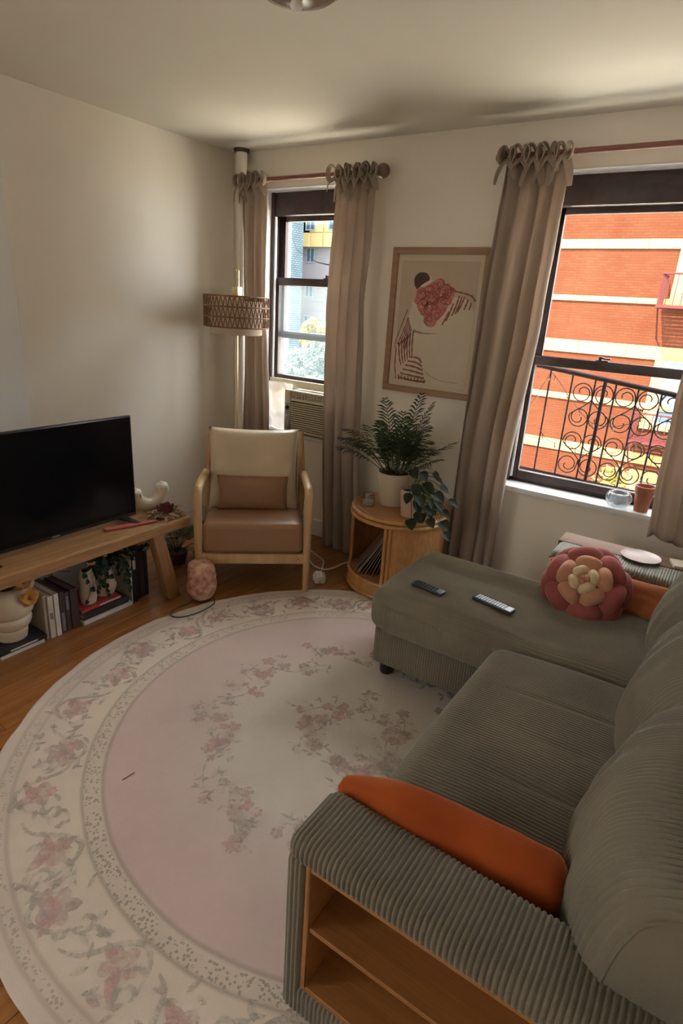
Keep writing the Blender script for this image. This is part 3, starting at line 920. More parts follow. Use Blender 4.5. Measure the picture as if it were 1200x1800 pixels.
def fade_mat(name, c, keep=.62, s=30.0):
    """thin dyed pile, worn through in places"""
    m = bpy.data.materials.new(name); m.use_nodes = True
    N, L = nodes_of(m); p = N['Principled BSDF']; p.inputs['Base Color'].default_value = (*c, 1); p.inputs['Roughness'].default_value = .95
    p.inputs['Specular IOR Level'].default_value = .1
    tc = N.new('ShaderNodeTexCoord'); n = N.new('ShaderNodeTexNoise'); n.inputs['Scale'].default_value = s; n.inputs['Detail'].default_value = 6; n.inputs['Roughness'].default_value = .65
    L.new(tc.outputs['Object'], n.inputs['Vector'])
    mr = N.new('ShaderNodeMapRange'); mr.inputs[1].default_value = .38; mr.inputs[2].default_value = .62; mr.inputs[3].default_value = keep * .25; mr.inputs[4].default_value = min(1, keep * 1.35)
    L.new(n.outputs['Fac'], mr.inputs[0]); L.new(mr.outputs[0], p.inputs['Alpha'])
    return m
M['rug'] = rug_mat()
rug = thing('round_rug', 'large round cream and pink rug with a faded floral border', 'rug', (RC[0], RC[1], 0))
def edge(a): return RR * (1 + .0018 * sin(23 * a) + .0014 * sin(41 * a + 1) + .003 * fnoise(3 * cos(a), 3 * sin(a)))
mb = MB()
n = 200
rings = [(0.0, .010), (.3, .010), (.6, .010), (.9, .010), (.985, .010), (.996, .0085), (1.0, .005), (1.0, .0005)]
for i, (q, z) in enumerate(rings[1:]): pass
def rugp(i, k):
    q, z = rings[i]; a = 2 * pi * k / n
    return Vector((RC[0] + edge(a) * q * cos(a), RC[1] + edge(a) * q * sin(a), z + (.0008 * fnoise(q * 9 * cos(a), q * 9 * sin(a)) if 0 < i < 5 else 0)))
vs = [rugp(i, k) for i in range(len(rings)) for k in range(n)]
fs = [(i * n + k, i * n + (k + 1) % n, (i + 1) * n + (k + 1) % n, (i + 1) * n + k) for i in range(len(rings) - 1) for k in range(n)]
mb.add(vs, fs)
mb.build('pile', M['rug'], rug, smooth=60)
# woven floral pattern: blossoms, leaves and scrolling vines in thin coloured pile
Z1 = .0112
zn = [0]
def ZZ():
    zn[0] += 1
    return Z1 + (zn[0] % 60) * .000012
rnd = random.Random(5)
pat = {k: MB() for k in ('pink', 'grey', 'green', 'mauve')}
def blossom(key, x, y, s, a0, lobes=5):
    pts = []; Z1 = ZZ()
    for i in range(lobes * 8):
        a = 2 * pi * i / (lobes * 8)
        q = s * (.62 + .38 * abs(sin(lobes * a / 2)) ** .7 + .07 * rnd.uniform(-1, 1))
        pts.append((x + q * cos(a + a0), y + q * sin(a + a0), Z1))
    c = (x, y, Z1)
    n_ = len(pts); pat[key].add([c] + pts, [(0, i + 1, (i + 1) % n_ + 1) for i in range(n_)])
def leaf(key, x, y, L_, W_, a, bend=.3):
    top, bot = [], []; Z1 = ZZ()
    for i in range(7):
        t = i / 6
        w = W_ * sin(pi * t) ** .8 * .5
        cx_ = L_ * t; cy_ = bend * L_ * t * t
        top.append((cx_, cy_ + w)); bot.append((cx_, cy_ - w))
    P = [(x + u * cos(a) - v * sin(a), y + u * sin(a) + v * cos(a), Z1) for u, v in top + bot[::-1]]
    m_ = len(top)
    pat[key].add(P, [(i, i + 1, 2 * m_ - 2 - i, 2 * m_ - 1 - i) for i in range(m_ - 1)])
def vine(key, pts, w):
    Z1 = ZZ(); pts = catmull([(p[0], p[1], Z1) for p in pts], 6)
    vs_, fs_ = [], []
    for i, p in enumerate(pts):
        t = pts[min(i + 1, len(pts) - 1)] - pts[max(i - 1, 0)]
        nn = Vector((-t.y, t.x, 0)).normalized() * w * .5 * (.5 + sin(pi * i / (len(pts) - 1)))
        vs_ += [p + nn, p - nn]
        if i: fs_.append((2 * i - 2, 2 * i, 2 * i + 1, 2 * i - 1))
    pat[key].add(vs_, fs_)
def pol(r, a):
    k = max(0, min(1, (1 - r) / .23))
    return (RC[0] + OFF[0] * k + r * RR * cos(a), RC[1] + OFF[1] * k + r * RR * sin(a))
NB = 30
for k in range(NB):
    a = 2 * pi * (k + .5) / NB + rnd.uniform(-.02, .02)
    da = 2 * pi / NB
    flip = 1 if k % 2 else -1
    rc = .868 + flip * .012
    x, y = pol(rc, a)
    blossom('pink' if k % 3 else 'mauve', x, y, rnd.uniform(.05, .07), rnd.uniform(0, 6), rnd.choice((4, 5, 5)))
    leaf('pink', x, y, .085, .035, a + rnd.uniform(-1, 1) + 1.2, .2); leaf('pink', x, y, .075, .03, a + rnd.uniform(-1, 1) - 1.4, -.2)
    # S-shaped stem and curled tendrils round each blossom
    vine('grey', [pol(rc - .055 * flip, a - .62 * da), pol(rc - .035 * flip, a - .4 * da), pol(rc + .025 * flip, a - .22 * da), pol(rc + .052 * flip, a), pol(rc + .030 * flip, a + .26 * da), pol(rc - .02 * flip, a + .42 * da)], .012)
    cx_, cy_ = pol(rc - .028 * flip, a + .36 * da)
    sp = [(cx_ + .036 * (1 - t / 1.35) * cos(a + flip * t * 5.2), cy_ + .036 * (1 - t / 1.35) * sin(a + flip * t * 5.2)) for t in [i / 9 for i in range(10)]]
    vine('grey', sp, .010)
    for j in range(15):
        q = rnd.uniform(.818, .928); b = a + rnd.uniform(-.5, .5) * da
        px_, py_ = pol(q, b)
        leaf(rnd.choice(('grey', 'grey', 'green', 'mauve')), px_, py_, rnd.uniform(.028, .055), rnd.uniform(.012, .022), rnd.uniform(0, 6.28), rnd.uniform(-.5, .5))
def spray(x, y, a, L_, nb):
    """garland of small blossoms and leaves"""
    vine('grey', [(x, y), (x + L_ * .35 * cos(a + .3), y + L_ * .35 * sin(a + .3)), (x + L_ * .7 * cos(a - .1), y + L_ * .7 * sin(a - .1)), (x + L_ * cos(a), y + L_ * sin(a))], .006)
    for j in range(nb):
        t = rnd.uniform(0, 1); ox, oy = rnd.gauss(0, .038), rnd.gauss(0, .038)
        bx, by = x + L_ * t * cos(a) + ox, y + L_ * t * sin(a) + oy
        if j % 3 == 0: blossom(rnd.choice(('pink', 'mauve')), bx, by, rnd.uniform(.020, .036), rnd.uniform(0, 6), 5)
        else:
            for q in range(3): leaf(rnd.choice(('grey', 'green', 'grey', 'mauve')), bx, by, rnd.uniform(.02, .042), rnd.uniform(.008, .015), rnd.uniform(0, 6.28), .3)
# two broken garland rings round the pale centre, and the centre bouquet
for k in range(11):
    a = 2 * pi * k / 11 + .2
    x, y = pol(.40 + .03 * (k % 2), a)
    spray(x, y, a + pi / 2, .34, 24)
for k in range(6):
    a = 2 * pi * k / 6 + .9
    x, y = pol(.13, a)
    spray(x, y, a + pi / 2 + .3, .22, 18)
M['rug_pink'] = fade_mat('faded_pink_pile', (.66, .44, .40), .58)
M['rug_mauve'] = fade_mat('faded_mauve_pile', (.60, .45, .41), .52)
M['rug_grey'] = fade_mat('faded_taupe_pile', (.52, .47, .41), .46)
M['rug_green'] = fade_mat('faded_sage_pile', (.50, .47, .38), .42)
for k, nm in (('pink', 'pink_blossoms'), ('mauve', 'mauve_blossoms'), ('grey', 'taupe_vines'), ('green', 'sage_leaves')):
    o = pat[k].build(nm, M['rug_' + k], rug)
    o['kind'] = 'stuff'
# thin stick lying on the rug
M['stick'] = mat('dark_red_stick', (.16, .05, .03), .7)
mb = MB().tube([(-1.439, .944, .0125), (-1.434, .99, .0125)], .0016, 6)
solo(mb, 'incense_stick', M['stick'], 'thin dark red stick lying on the pink part of the rug', 'stick', smooth=40)
# ------------------------------------------------------------------ curtain rods and curtains
ROD_Y, ROD1_Z, ROD2_Z = 3.150, 2.312, 2.332
r = thing('curtain_rod', 'short reddish-brown curtain rod with round finial over the narrow window', 'curtain rod', (-2.45, ROD_Y, ROD1_Z), group='curtain rods')
MB().tube([(-2.945, ROD_Y, ROD1_Z), (-1.93, ROD_Y, ROD1_Z)], .0135, 14).build('rod', M['rod'], r, smooth=40)
M['finial'] = mat('brown_finial', (.16, .095, .07), .5, var=.15)
MB().ball((-1.905, ROD_Y, ROD1_Z), .038, 20, 14).tube([(-1.95, ROD_Y, ROD1_Z), (-1.93, ROD_Y, ROD1_Z)], .02, 14).build('finial', M['finial'], r, smooth=60)
for x in (-2.90, -2.03): MB().tube([(x, YB, ROD1_Z - .03), (x, ROD_Y, ROD1_Z - .018)], .008, 8).box(x - .015, x + .015, YB - .006, YB, ROD1_Z - .06, ROD1_Z).build('bracket', M['rod'], r)
r = thing('curtain_rod', 'long reddish-brown curtain rod over the wide window', 'curtain rod', (-.5, ROD_Y, ROD2_Z), group='curtain rods')
MB().tube([(-1.215, ROD_Y, ROD2_Z), (.24, ROD_Y, ROD2_Z)], .0135, 14).build('rod', M['rod'], r, smooth=40)
MB().ball((-1.225, ROD_Y, ROD2_Z), .033, 20, 14).build('finial', M['finial'], r, smooth=60)
for x in (-1.17, .15): MB().tube([(x, YB, ROD2_Z - .03), (x, ROD_Y, ROD2_Z - .018)], .008, 8).box(x - .015, x + .015, YB - .006, YB, ROD2_Z - .06, ROD2_Z).build('bracket', M['rod'], r)

def curtain(label, rows, rodz, folds, seed, ties, amp=.03, zend=None, cut=None):
    """rows: (z, x0, x1, y) from top to bottom; a gathered cloth hanging from tied loops"""
    rnd = random.Random(seed)
    x0, x1 = rows[0][1], rows[0][2]
    rt = thing('curtain', label, 'curtain', ((rows[-1][1] + rows[-1][2]) / 2, rows[-1][3], rows[-1][0]), group='tie-top curtains')
    nu, nv = folds * 16, 70
    ztop, zbot = rows[0][0], rows[-1][0]
    ph = [rnd.uniform(-.5, .5) for _ in range(folds + 2)]
    def row(z):
        for a, b in zip(rows[:-1], rows[1:]):
            if b[0] <= z <= a[0]:
                t = (a[0] - z) / (a[0] - b[0]); t2 = t * t * (3 - 2 * t) * .5 + t * .5
                return [lerp(a[i], b[i], t2) for i in (1, 2, 3)]
        return list(rows[-1][1:])
    def fn(u, v):
        z = lerp(ztop, zbot, v)
        a, b, y = row(z)
        w = amp * (.55 + .45 * sstep(0, .5, v)) * (.8 + .4 * fnoise(seed + u * 3, v * 2))
        p = 2 * pi * folds * u + 2.2 * fnoise(seed + u * 3, v * 1.6, 7) + 1.6 * v * fnoise(seed, u * 2, 3)
        yy = y + w * sin(p) + .010 * fnoise(u * 9 + seed, v * 5)
        xx = lerp(a, b, u) + .35 * w * cos(p) + .006 * fnoise(u * 6, v * 9, seed)
        return Vector((xx, yy, z + (.012 * sin(p * .5 + seed) if v > .98 else 0)))
    mb = MB(); mb.grid(fn, nu, nv)
    o = mb.build('cloth', M['curtain'], rt, smooth=180)
    md = o.modifiers.new('thickness', 'SOLIDIFY'); md.thickness = .0022
    # knotted ties over the rod
    for k in range(ties):
        tx = lerp(x0 + .015, x1 - .015, k / max(1, ties - 1)) + rnd.uniform(-.008, .008)
        y0 = ROD_Y
        mb = MB()
        # loop round the rod
        R = .021 + rnd.uniform(0, .004)
        mb.tube([(tx + .004 * sin(a * 2), y0 + R * cos(a), rodz + R * sin(a)) for a in [2 * pi * i / 14 for i in range(14)]], .0125, 6, closed=True, flat=.45, up=(1, 0, 0))
        # bow ears and hanging tails
        for s in (-1, 1):
            q = rnd.uniform(.8, 1.3)
            ear = catmull([(tx, y0 - .026, rodz - .004), (tx + s * .020 * q, y0 - .046, rodz + .030 * q), (tx + s * .042 * q, y0 - .052, rodz + .010), (tx + s * .034 * q, y0 - .050, rodz - .035 * q), (tx + s * .012 * q, y0 - .040, rodz - .030), (tx, y0 - .028, rodz - .012)], 4)
            n_ = len(ear)
            mb.tube(ear, [.010 + .009 * sin(pi * i / (n_ - 1)) for i in range(n_)], 6, flat=.28)
            L_ = rnd.uniform(.08, .16)
            tail = catmull([(tx, y0 - .030, rodz - .010), (tx + s * .014, y0 - .050, rodz - .03), (tx + s * (.022 + .016 * q), y0 - .056, rodz - L_ * .6), (tx + s * (.020 + .03 * q), y0 - .050, rodz - L_)], 4)
            n_ = len(tail)
            mb.tube(tail, [.009 + .016 * sin(pi * min(1, i / (n_ - 1) * .86 + .04)) for i in range(n_)], 6, flat=.2)
        mb.ball((tx, y0 - .032, rodz - .010), (.011, .010, .012), 8, 6)
        mb.build('tie', M['curtain'], rt, smooth=60)
    return rt
curtain('narrow linen curtain in the corner beside the white riser pipe', [(2.29, -2.955, -2.75, 3.148), (1.6, -2.945, -2.74, 3.15), (.75, -2.945, -2.70, 3.15), (.04, -2.95, -2.68, 3.15)], ROD1_Z, 3, 2, 4, amp=.024)
curtain('linen curtain between the narrow window and the framed print', [(2.285, -2.215, -1.945, 3.145), (1.6, -2.25, -1.955, 3.135), (.8, -2.215, -1.925, 3.12), (.02, -2.16, -1.85, 3.11)], ROD1_Z, 4, 4, 5, amp=.034)
curtain('linen curtain on the left of the wide window beside the framed print', [(2.305, -1.20, -.895, 3.145), (1.6, -1.235, -.905, 3.135), (.8, -1.25, -.955, 3.13), (.03, -1.25, -.965, 3.13)], ROD2_Z, 4, 9, 5, amp=.034)
curtain('linen curtain on the right of the wide window hanging over the terracotta pot', [(2.305, -.175, .20, 3.145), (1.5, -.235, .22, 3.12), (.95, -.225, .24, 3.09), (.63, -.205, .27, 3.04)], ROD2_Z, 5, 13, 6, amp=.032)

# ------------------------------------------------------------------ window air conditioner
M['ac_dark'] = mat('grille_shadow_plastic', (.04, .035, .025), .6)  # dark plastic of the plate behind the slats
M['ac_side'] = mat('beige_metal', (.42, .38, .28), .5)
AX0, AX1, AY, AZ0, AZ1 = -2.605, -2.135, 3.205, .728, 1.022
ac = thing('air_conditioner', 'aged cream window air conditioner under the raised narrow sash', 'air conditioner', ((AX0 + AX1) / 2, 3.35, AZ0))
MB().box(AX0 + .008, AX1 - .008, AY + .035, 3.62, AZ0, AZ1 - .006).build('housing', M['ac_side'], ac, bevel=.006)
mb = MB()      # front fascia as a frame round two grilles
mb.box(AX0, AX0 + .055, AY, AY + .035, AZ0, AZ1); mb.box(AX1 - .02, AX1, AY, AY + .035, AZ0, AZ1)
mb.box(AX0 + .055, AX1 - .02, AY, AY + .035, AZ0, AZ0 + .022); mb.box(AX0 + .055, AX1 - .02, AY, AY + .035, AZ1 - .070, AZ1 - .052)
mb.box(AX0 + .055, AX1 - .02, AY, AY + .035, AZ1 - .012, AZ1)
mb.build('fascia', M['cream_plastic'], ac, bevel=.003)
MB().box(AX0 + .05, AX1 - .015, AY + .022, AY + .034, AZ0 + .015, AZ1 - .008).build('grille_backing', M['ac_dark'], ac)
for i in range(13):
    z = AZ0 + .030 + i * .0148
    MB().box(AX0 + .055, AX1 - .02, AY + .002, AY + .02, z, z + .0072).build('slat', M['cream_plastic'], ac)
for i in range(3):
    z = AZ1 - .048 + i * .0125
    MB().box(AX0 + .012, AX1 - .02, AY + .002, AY + .02, z, z + .005).build('slat', M['cream_plastic'], ac)
for i in range(15):
    x = AX0 + .07 + i * .025
    MB().box(x, x + .004, AY + .001, AY + .018, AZ1 - .052, AZ1 - .012).build('louvre', M['cream_plastic'], ac)
M['ac_panel'] = mat('grey_control_panel', (.30, .31, .34), .4)
MB().box(AX0 + .012, AX0 + .046, AY - .002, AY + .002, AZ0 + .045, AZ0 + .205).build('control_panel', M['ac_panel'], ac, bevel=.001, seg=1)
for z in (AZ0 + .175, AZ0 + .12):
    MB().lathe([(0, .016), (.011, .014), (.013, 0), (0, 0)], 16, M=Matrix.Translation((AX0 + .029, AY - .002, z)) @ Matrix.Rotation(radians(90), 4, 'X')).build('knob', M['black'] if z > AZ0 + .15 else M['white_plastic'], ac, smooth=40)
# crinkled filler sheet beside the unit and the cream board above it
M['sheet'] = mat('milky_plastic_sheet', (.62, .60, .57), .35, translucent=.4)
mb = MB()
mb.grid(lambda u, v: Vector((lerp(W1[0] + .035, AX0 + .012, u), 3.285 + .014 * sin(9 * u + 3 * v) + .012 * fnoise(u * 5, v * 7), lerp(AZ0 - .005, 1.055, v))), 24, 30)
o = solo(mb, 'filler_sheet', M['sheet'], 'crinkled milky plastic sheet closing the gap beside the air conditioner', 'plastic sheet', smooth=180)
mb = MB().box(W1[0] + .03, W1[1] - .03, 3.318, 3.345, 1.024, 1.075)
solo(mb, 'filler_board', M['cream_plastic'], 'cream strip between the raised sash and the air conditioner', 'board', bevel=.002)

# ------------------------------------------------------------------ armchair
M['ash'] = wood('pale_ash_wood', (.56, .37, .19), (.46, .29, .14), 'z', rough=.45)
M['leather'] = mat('tan_leather', (.29, .155, .08), .38, var=.10, vscale=3, bump=.08, bscale=160, spec=.5)
M['dark_back'] = mat('grey_webbing', (.10, .08, .065), .8)
CH_O = Vector((-2.045, 2.275, 0))
ch = thing('armchair', 'pale ash lounge armchair with tan leather seat in the window corner', 'armchair', CH_O, radians(41.0))
# chair space: x to its left-right (as seen from the front), y backwards, z up
def cbuild(mb, name, m, parent=ch, **k): return mb.build(name, m, parent, local=True, **k)
for s in (-1, 1):
    x = s * .302
    z0 = .0125 if s > 0 else 0.0
    prof = catmull([(x, .0, z0), (x, .0, .30), (x, .0, .52), (x, .004, .572), (x, .022, .600), (x, .065, .612), (x, .20, .604), (x, .40, .588), (x, .52, .575)], 6)
    n_ = len(prof)
    rad = [lerp(.017, .024, min(1, p.z / .45)) if p.y < .06 else .024 for p in prof]
    cbuild(MB().tube(prof, rad, 14), 'front_leg_and_arm', M['ash'], smooth=50)
    cbuild(MB().tube([(x * .97, .66, 0), (x * .97, .56, .40), (x * .95, .50, .60), (x * .92, .565, .835)], [.016, .023, .022, .017], 12), 'back_leg', M['ash'], smooth=50)
    cbuild(MB().box(x - .012, x + .012, .0, .58, .195, .245), 'side_rail', M['ash'], bevel=.004)
cbuild(MB().box(-.288, .288, -.012, .012, .188, .248), 'front_rail', M['ash'], bevel=.004)
cbuild(MB().box(-.285, .285, .555, .58, .20, .25), 'back_rail', M['ash'], bevel=.004)
for x in (-.255, .255): cbuild(MB().lathe([(0, .002), (.005, .002), (.006, 0), (0, 0)], 10, M=Matrix.Translation((x, -.012, .218)) @ Matrix.Rotation(radians(90), 4, 'X')), 'bolt', M['leather'])
# seat: plump leather block, front edge rolled
def seatfn(v):
    x, y, z = v
    t = 1 - abs(x / .28) ** 4
    if z > .36: z += .022 * t * sin(pi * min(1, max(0, (y + .03) / .58))) - .055 * max(0, (y - .05) / .5) ** 1.0
    if y < 0.05: y -= .018 * sin(pi * (z - .25) / .19) * t
    return Vector((x, y, z))
def soft_box(x0, x1, y0, y1, z0, z1, r, fn, n=7):
    mb = MB(); cu, cz = (x0 + x1) / 2, (z0 + z1) / 2
    L = rrect(x1 - x0, z1 - z0, r, n); m = len(L)
    st = [y0 + (y1 - y0) * (.5 - .5 * cos(pi * i / 40)) for i in range(41)]
    vs = []
    for a in st:
        d = min(a - y0, y1 - a); ins = r * .8 - sqrt(max(0, (r * .8) ** 2 - (r * .8 - min(d, r * .8)) ** 2))
        vs += [fn(Vector((cu + p[0] - p[2] * ins, a, cz + p[1] - p[3] * ins))) for p in L]
    fs = [(i * m + j, i * m + (j + 1) % m, (i + 1) * m + (j + 1) % m, (i + 1) * m + j) for i in range(40) for j in range(m)]
    fs += [tuple(range(m - 1, -1, -1)), tuple(40 * m + j for j in range(m))]
    return mb.add(vs, fs)
cbuild(soft_box(-.277, .277, -.010, .56, .25, .425, .030, seatfn), 'seat_cushion', M['leather'], smooth=50)
def backfn(v):
    return Vector((v.x, v.y + .13 * (v.z - .36) / .45, v.z))
cbuild(soft_box(-.262, .262, .455, .535, .36, .815, .03, backfn), 'backrest', M['leather'], smooth=50)
chM = Matrix.Translation(CH_O) @ Matrix.Rotation(radians(41.0), 4, 'Z')
M['satin'] = mat('cream_satin', (.62, .52, .37), .36, var=.05, vscale=4, bump=.08, bscale=14, sheen=.25, spec=.5)
mb = pillow_mb(.535, .50, .14, seed=21, wrinkle=.012, pinch=.05)
mb = place(mb, (.0, .0, .0), Matrix.Rotation(radians(-13), 3, 'X'))
mb.v = [tuple(chM @ (Vector(v) + Vector((-.010, .400, .628)))) for v in mb.v]
solo(mb, 'satin_cushion', M['satin'], 'large square cream satin cushion on the armchair', 'cushion', smooth=180)
mb = pillow_mb(.415, .205, .11, seed=30, wrinkle=.006, pinch=.03)
mb = place(mb, (.0, .0, .0), Matrix.Rotation(radians(-14), 3, 'X'))
mb.v = [tuple(chM @ (Vector(v) + Vector((-.012, .285, .515)))) for v in mb.v]
solo(mb, 'leather_cushion', M['leather'], 'small tan leather lumbar cushion in front of the satin cushion', 'cushion', smooth=180)

# ------------------------------------------------------------------ floor lamp
LX, LY = -2.800, 2.930
lamp = thing('floor_lamp', 'brass floor lamp with woven rattan drum shade behind the armchair', 'lamp', (LX, LY, 0))
MB().lathe([(0, 0), (.13, 0), (.13, .012), (.12, .018), (.02, .022), (0, .022)], 32, (LX, LY, 0)).build('base', M['brass'], lamp, smooth=40)
MB().tube([(LX, LY, .02), (LX, LY, 1.40)], .0115, 14).build('pole', M['brass'], lamp, smooth=40)
MB().tube([(LX + .004, LY, 1.40), (LX + .006, LY, 1.64)], .008, 10).build('inner_pole', M['brass'], lamp, smooth=40)
MB().box(LX - .022, LX + .030, LY - .024, LY + .024, 1.612, 1.668).build('socket_block', M['brass'], lamp, bevel=.004)
MB().tube(catmull([(LX + .012, LY, 1.66), (LX + .012, LY, 1.74), (LX + .010, LY, 1.762), (LX - .004, LY, 1.768)], 5), .010, 10).build('top_hook', M['brass'], lamp, smooth=50)
M['rattan_weave'] = mat('brown_rattan_weave', (.20, .10, .045), .6, var=.2, vscale=30)
M['shade_cloth'] = mat('cream_lamp_fabric', (.66, .56, .44), .8, translucent=.35)
RO, RI, ZT, ZB = .208, .166, 1.610, 1.425
sh = MB()
n_ = 56
for z in (ZT, ZT - .062, ZT - .124, ZB): sh.tube([(LX + RO * cos(2 * pi * k / n_), LY + RO * sin(2 * pi * k / n_), z) for k in range(n_)], .0048, 6, closed=True)
shade = sh.build('woven_shade', M['rattan_weave'], lamp, smooth=60)
cnt = 44
for row in range(3):
    zt = ZT - .062 * row; zb = zt - .062
    for k in range(cnt):
        a0 = 2 * pi * (k + .5 * (row % 2)) / cnt; h_ = pi / cnt
        for s in (-1, 1):
            a1 = a0 + s * h_
            mbw = MB().tube([(LX + RO * cos(a0), LY + RO * sin(a0), zt), (LX + RO * cos(a1), LY + RO * sin(a1), zb)], .0032, 5)
            mbw.build('strand', M['rattan_weave'], shade, smooth=60)
mb = MB().lathe([(RI, 1.378), (RI, 1.585), (RI - .003, 1.585), (RI - .003, 1.378), (RI, 1.378)], 48, (LX, LY, 0))
mb.build('inner_shade', M['shade_cloth'], lamp, smooth=40)
MB().lathe([(.012, 1.384), (RI - .004, 1.384), (RI - .004, 1.387), (.012, 1.387), (.012, 1.384)], 40, (LX, LY, 0)).build('diffuser', M['shade_cloth'], lamp, smooth=40)
mb = MB()
for k in range(3):
    a = 2 * pi * k / 3; mb.tube([(LX, LY, 1.60), (LX + RO * cos(a), LY + RO * sin(a), 1.61)], .003, 6)
mb.build('spider', M['brass'], lamp)

# ------------------------------------------------------------------ picture
PX0, PX1, PZ0, PZ1 = -1.843, -1.240, 1.120, 1.933
pic = thing('framed_print', 'light wood framed print of a figure with a bouquet between the two windows', 'picture', ((PX0 + PX1) / 2, YB, PZ0))
M['pic_frame'] = wood('pale_oak_frame', (.36, .22, .12), (.28, .165, .088), 'x', rough=.5)
fw = .036
MB().box(PX0, PX1, YB - .026, YB - .001, PZ1 - fw, PZ1).build('frame_rail', M['pic_frame'], pic, bevel=.002)
MB().box(PX0, PX1, YB - .026, YB - .001, PZ0, PZ0 + fw).build('frame_rail', M['pic_frame'], pic, bevel=.002)
for x in (PX0, PX1 - fw): MB().box(x, x + fw, YB - .026, YB - .001, PZ0 + fw, PZ1 - fw).build('frame_rail', M['pic_frame'], pic, bevel=.002)
M['pic_mat'] = mat('cream_print_paper', (.60, .51, .40), .7)
M['pic_bg'] = mat('print_beige_ground', (.50, .40, .30), .7, var=.04, vscale=9)
M['pic_pale'] = mat('print_pale_cloth', (.61, .53, .41), .7, var=.03, vscale=12)
M['pic_dark'] = mat('print_dark_hair', (.085, .045, .04), .7)
M['pic_red'] = mat('print_red_ink', (.34, .075, .06), .7, var=.2, vscale=40)
M['pic_pink'] = mat('print_pink_ink', (.52, .20, .16), .7, var=.1, vscale=40)
M['pic_line'] = mat('print_brown_line', (.26, .10, .07), .7)
M['pic_fine'] = mat('print_fine_line', (.30, .24, .16), .7)
MB().box(PX0 + fw, PX1 - fw, YB - .012, YB - .002, PZ0 + fw, PZ1 - fw).build('mat_board', M['pic_mat'], pic)
# flat printed shapes; u to the right, v up, in fractions of the area inside the frame
iw, ih = PX1 - PX0 - 2 * fw, PZ1 - PZ0 - 2 * fw
def A(u, v, l): return (PX0 + fw + u * iw, YB - .0122 - .0002 * l, PZ0 + fw + v * ih)
mats_ = [M['pic_bg'], M['pic_pale'], M['pic_dark'], M['pic_red'], M['pic_pink'], M['pic_line'], M['pic_fine']]
pr = MB()
def shape(mi, l, pts, smooth=True):
    P = [(p[0], p[1], 0) for p in pts]
    if smooth: P = catmull(P, 5, closed=True)
    pr.cur = mi
    c = sum((Vector(p) for p in P), Vector()) / len(P)
    n2 = len(P)
    pr.add([A(c[0], c[1], l)] + [A(p[0], p[1], l) for p in P], [(0, i + 1, (i + 1) % n2 + 1) for i in range(n2)])
def stroke(mi, l, pts, w, w1=None):
    P = catmull([(p[0], p[1] * ih / iw, 0) for p in pts], 6)
    pr.cur = mi; vs = []; fs = []
    for i, p in enumerate(P):
        t = P[min(i + 1, len(P) - 1)] - P[max(i - 1, 0)]
        q = lerp(w, w if w1 is None else w1, i / (len(P) - 1)) * (1 + .25 * sin(i * 1.7))
        nn = Vector((-t.y, t.x, 0)).normalized() * q / 2
        vs += [A((p + nn).x, (p + nn).y * iw / ih, l), A((p - nn).x, (p - nn).y * iw / ih, l)]
        if i: fs.append((2 * i - 2, 2 * i, 2 * i + 1, 2 * i - 1))
    pr.add(vs, fs)
shape(0, 1, [(.05, .03), (.95, .03), (.95, .955), (.05, .955)], False)
shape(1, 2, [(.055, .032), (.945, .032), (.945, .60), (.90, .66), (.80, .705), (.62, .70), (.52, .75), (.36, .74), (.22, .67), (.19, .56), (.08, .36), (.055, .22)], False)   # pale garment
shape(1, 3, [(.23, .79), (.24, .84), (.31, .865), (.40, .85), (.43, .80), (.40, .74), (.30, .73)])
shape(2, 4, [(.225, .775), (.215, .83), (.27, .870), (.36, .865), (.40, .825), (.35, .80), (.30, .775), (.27, .745)])    # hair
rp_ = random.Random(3)
def wob(u, v, s, n=11, j=.35): return [(u + s * (1 - j / 2 + j * rp_.random()) * cos(2 * pi * k / n), v + s * .72 * (1 - j / 2 + j * rp_.random()) * sin(2 * pi * k / n)) for k in range(n)]
shape(4, 5, [(.25, .70), (.27, .76), (.35, .77), (.42, .80), (.50, .83), (.57, .82), (.60, .77), (.68, .77), (.70, .71), (.65, .64), (.61, .58), (.55, .54), (.50, .48), (.40, .49), (.36, .56), (.29, .60)])
for (u, v, s) in ((.31, .715, .060), (.41, .745, .055), (.52, .795, .050), (.58, .735, .075), (.47, .69, .060), (.35, .645, .055), (.44, .615, .070), (.565, .655, .060), (.665, .735, .042), (.64, .675, .040), (.53, .575, .050), (.44, .525, .055), (.27, .665, .035), (.50, .745, .036), (.39, .685, .034), (.50, .63, .032), (.36, .58, .03), (.59, .60, .03), (.62, .78, .028), (.46, .785, .03)):
    a0 = rp_.uniform(0, 6)
    for q, w_ in ((1.0, .26), (.66, .22), (.34, .30)):
        a1 = a0 + rp_.uniform(0, 6); ln = rp_.uniform(2.6, 4.6)
        stroke(3, 6, [(u + s * q * (1 + .16 * rp_.uniform(-1, 1)) * cos(a1 + ln * t / 6), v + s * .72 * q * (1 + .16 * rp_.uniform(-1, 1)) * sin(a1 + ln * t / 6)) for t in range(7)], s * w_ * 1.2, s * w_ * .5)
    shape(1, 7, wob(u + s * rp_.uniform(-.5, .5), v + s * rp_.uniform(-.4, .4), s * .13, 7))
for i, (p0, p1) in enumerate((((.76, .715), (.70, .57)), ((.82, .71), (.76, .60)), ((.86, .695), (.83, .62)), ((.895, .67), (.885, .62)), ((.70, .66), (.64, .53)), ((.66, .60), (.60, .50)), ((.79, .71), (.735, .585)))):
    stroke(5, 5, [p0, ((p0[0] + p1[0]) / 2 + .01, (p0[1] + p1[1]) / 2 + .012), p1], .016, .02)
stroke(5, 5, [(.70, .745), (.80, .735), (.90, .715), (.945, .68)], .014, .02)
stroke(5, 5, [(.165, .60), (.10, .46), (.045, .34), (.05, .29)], .010)
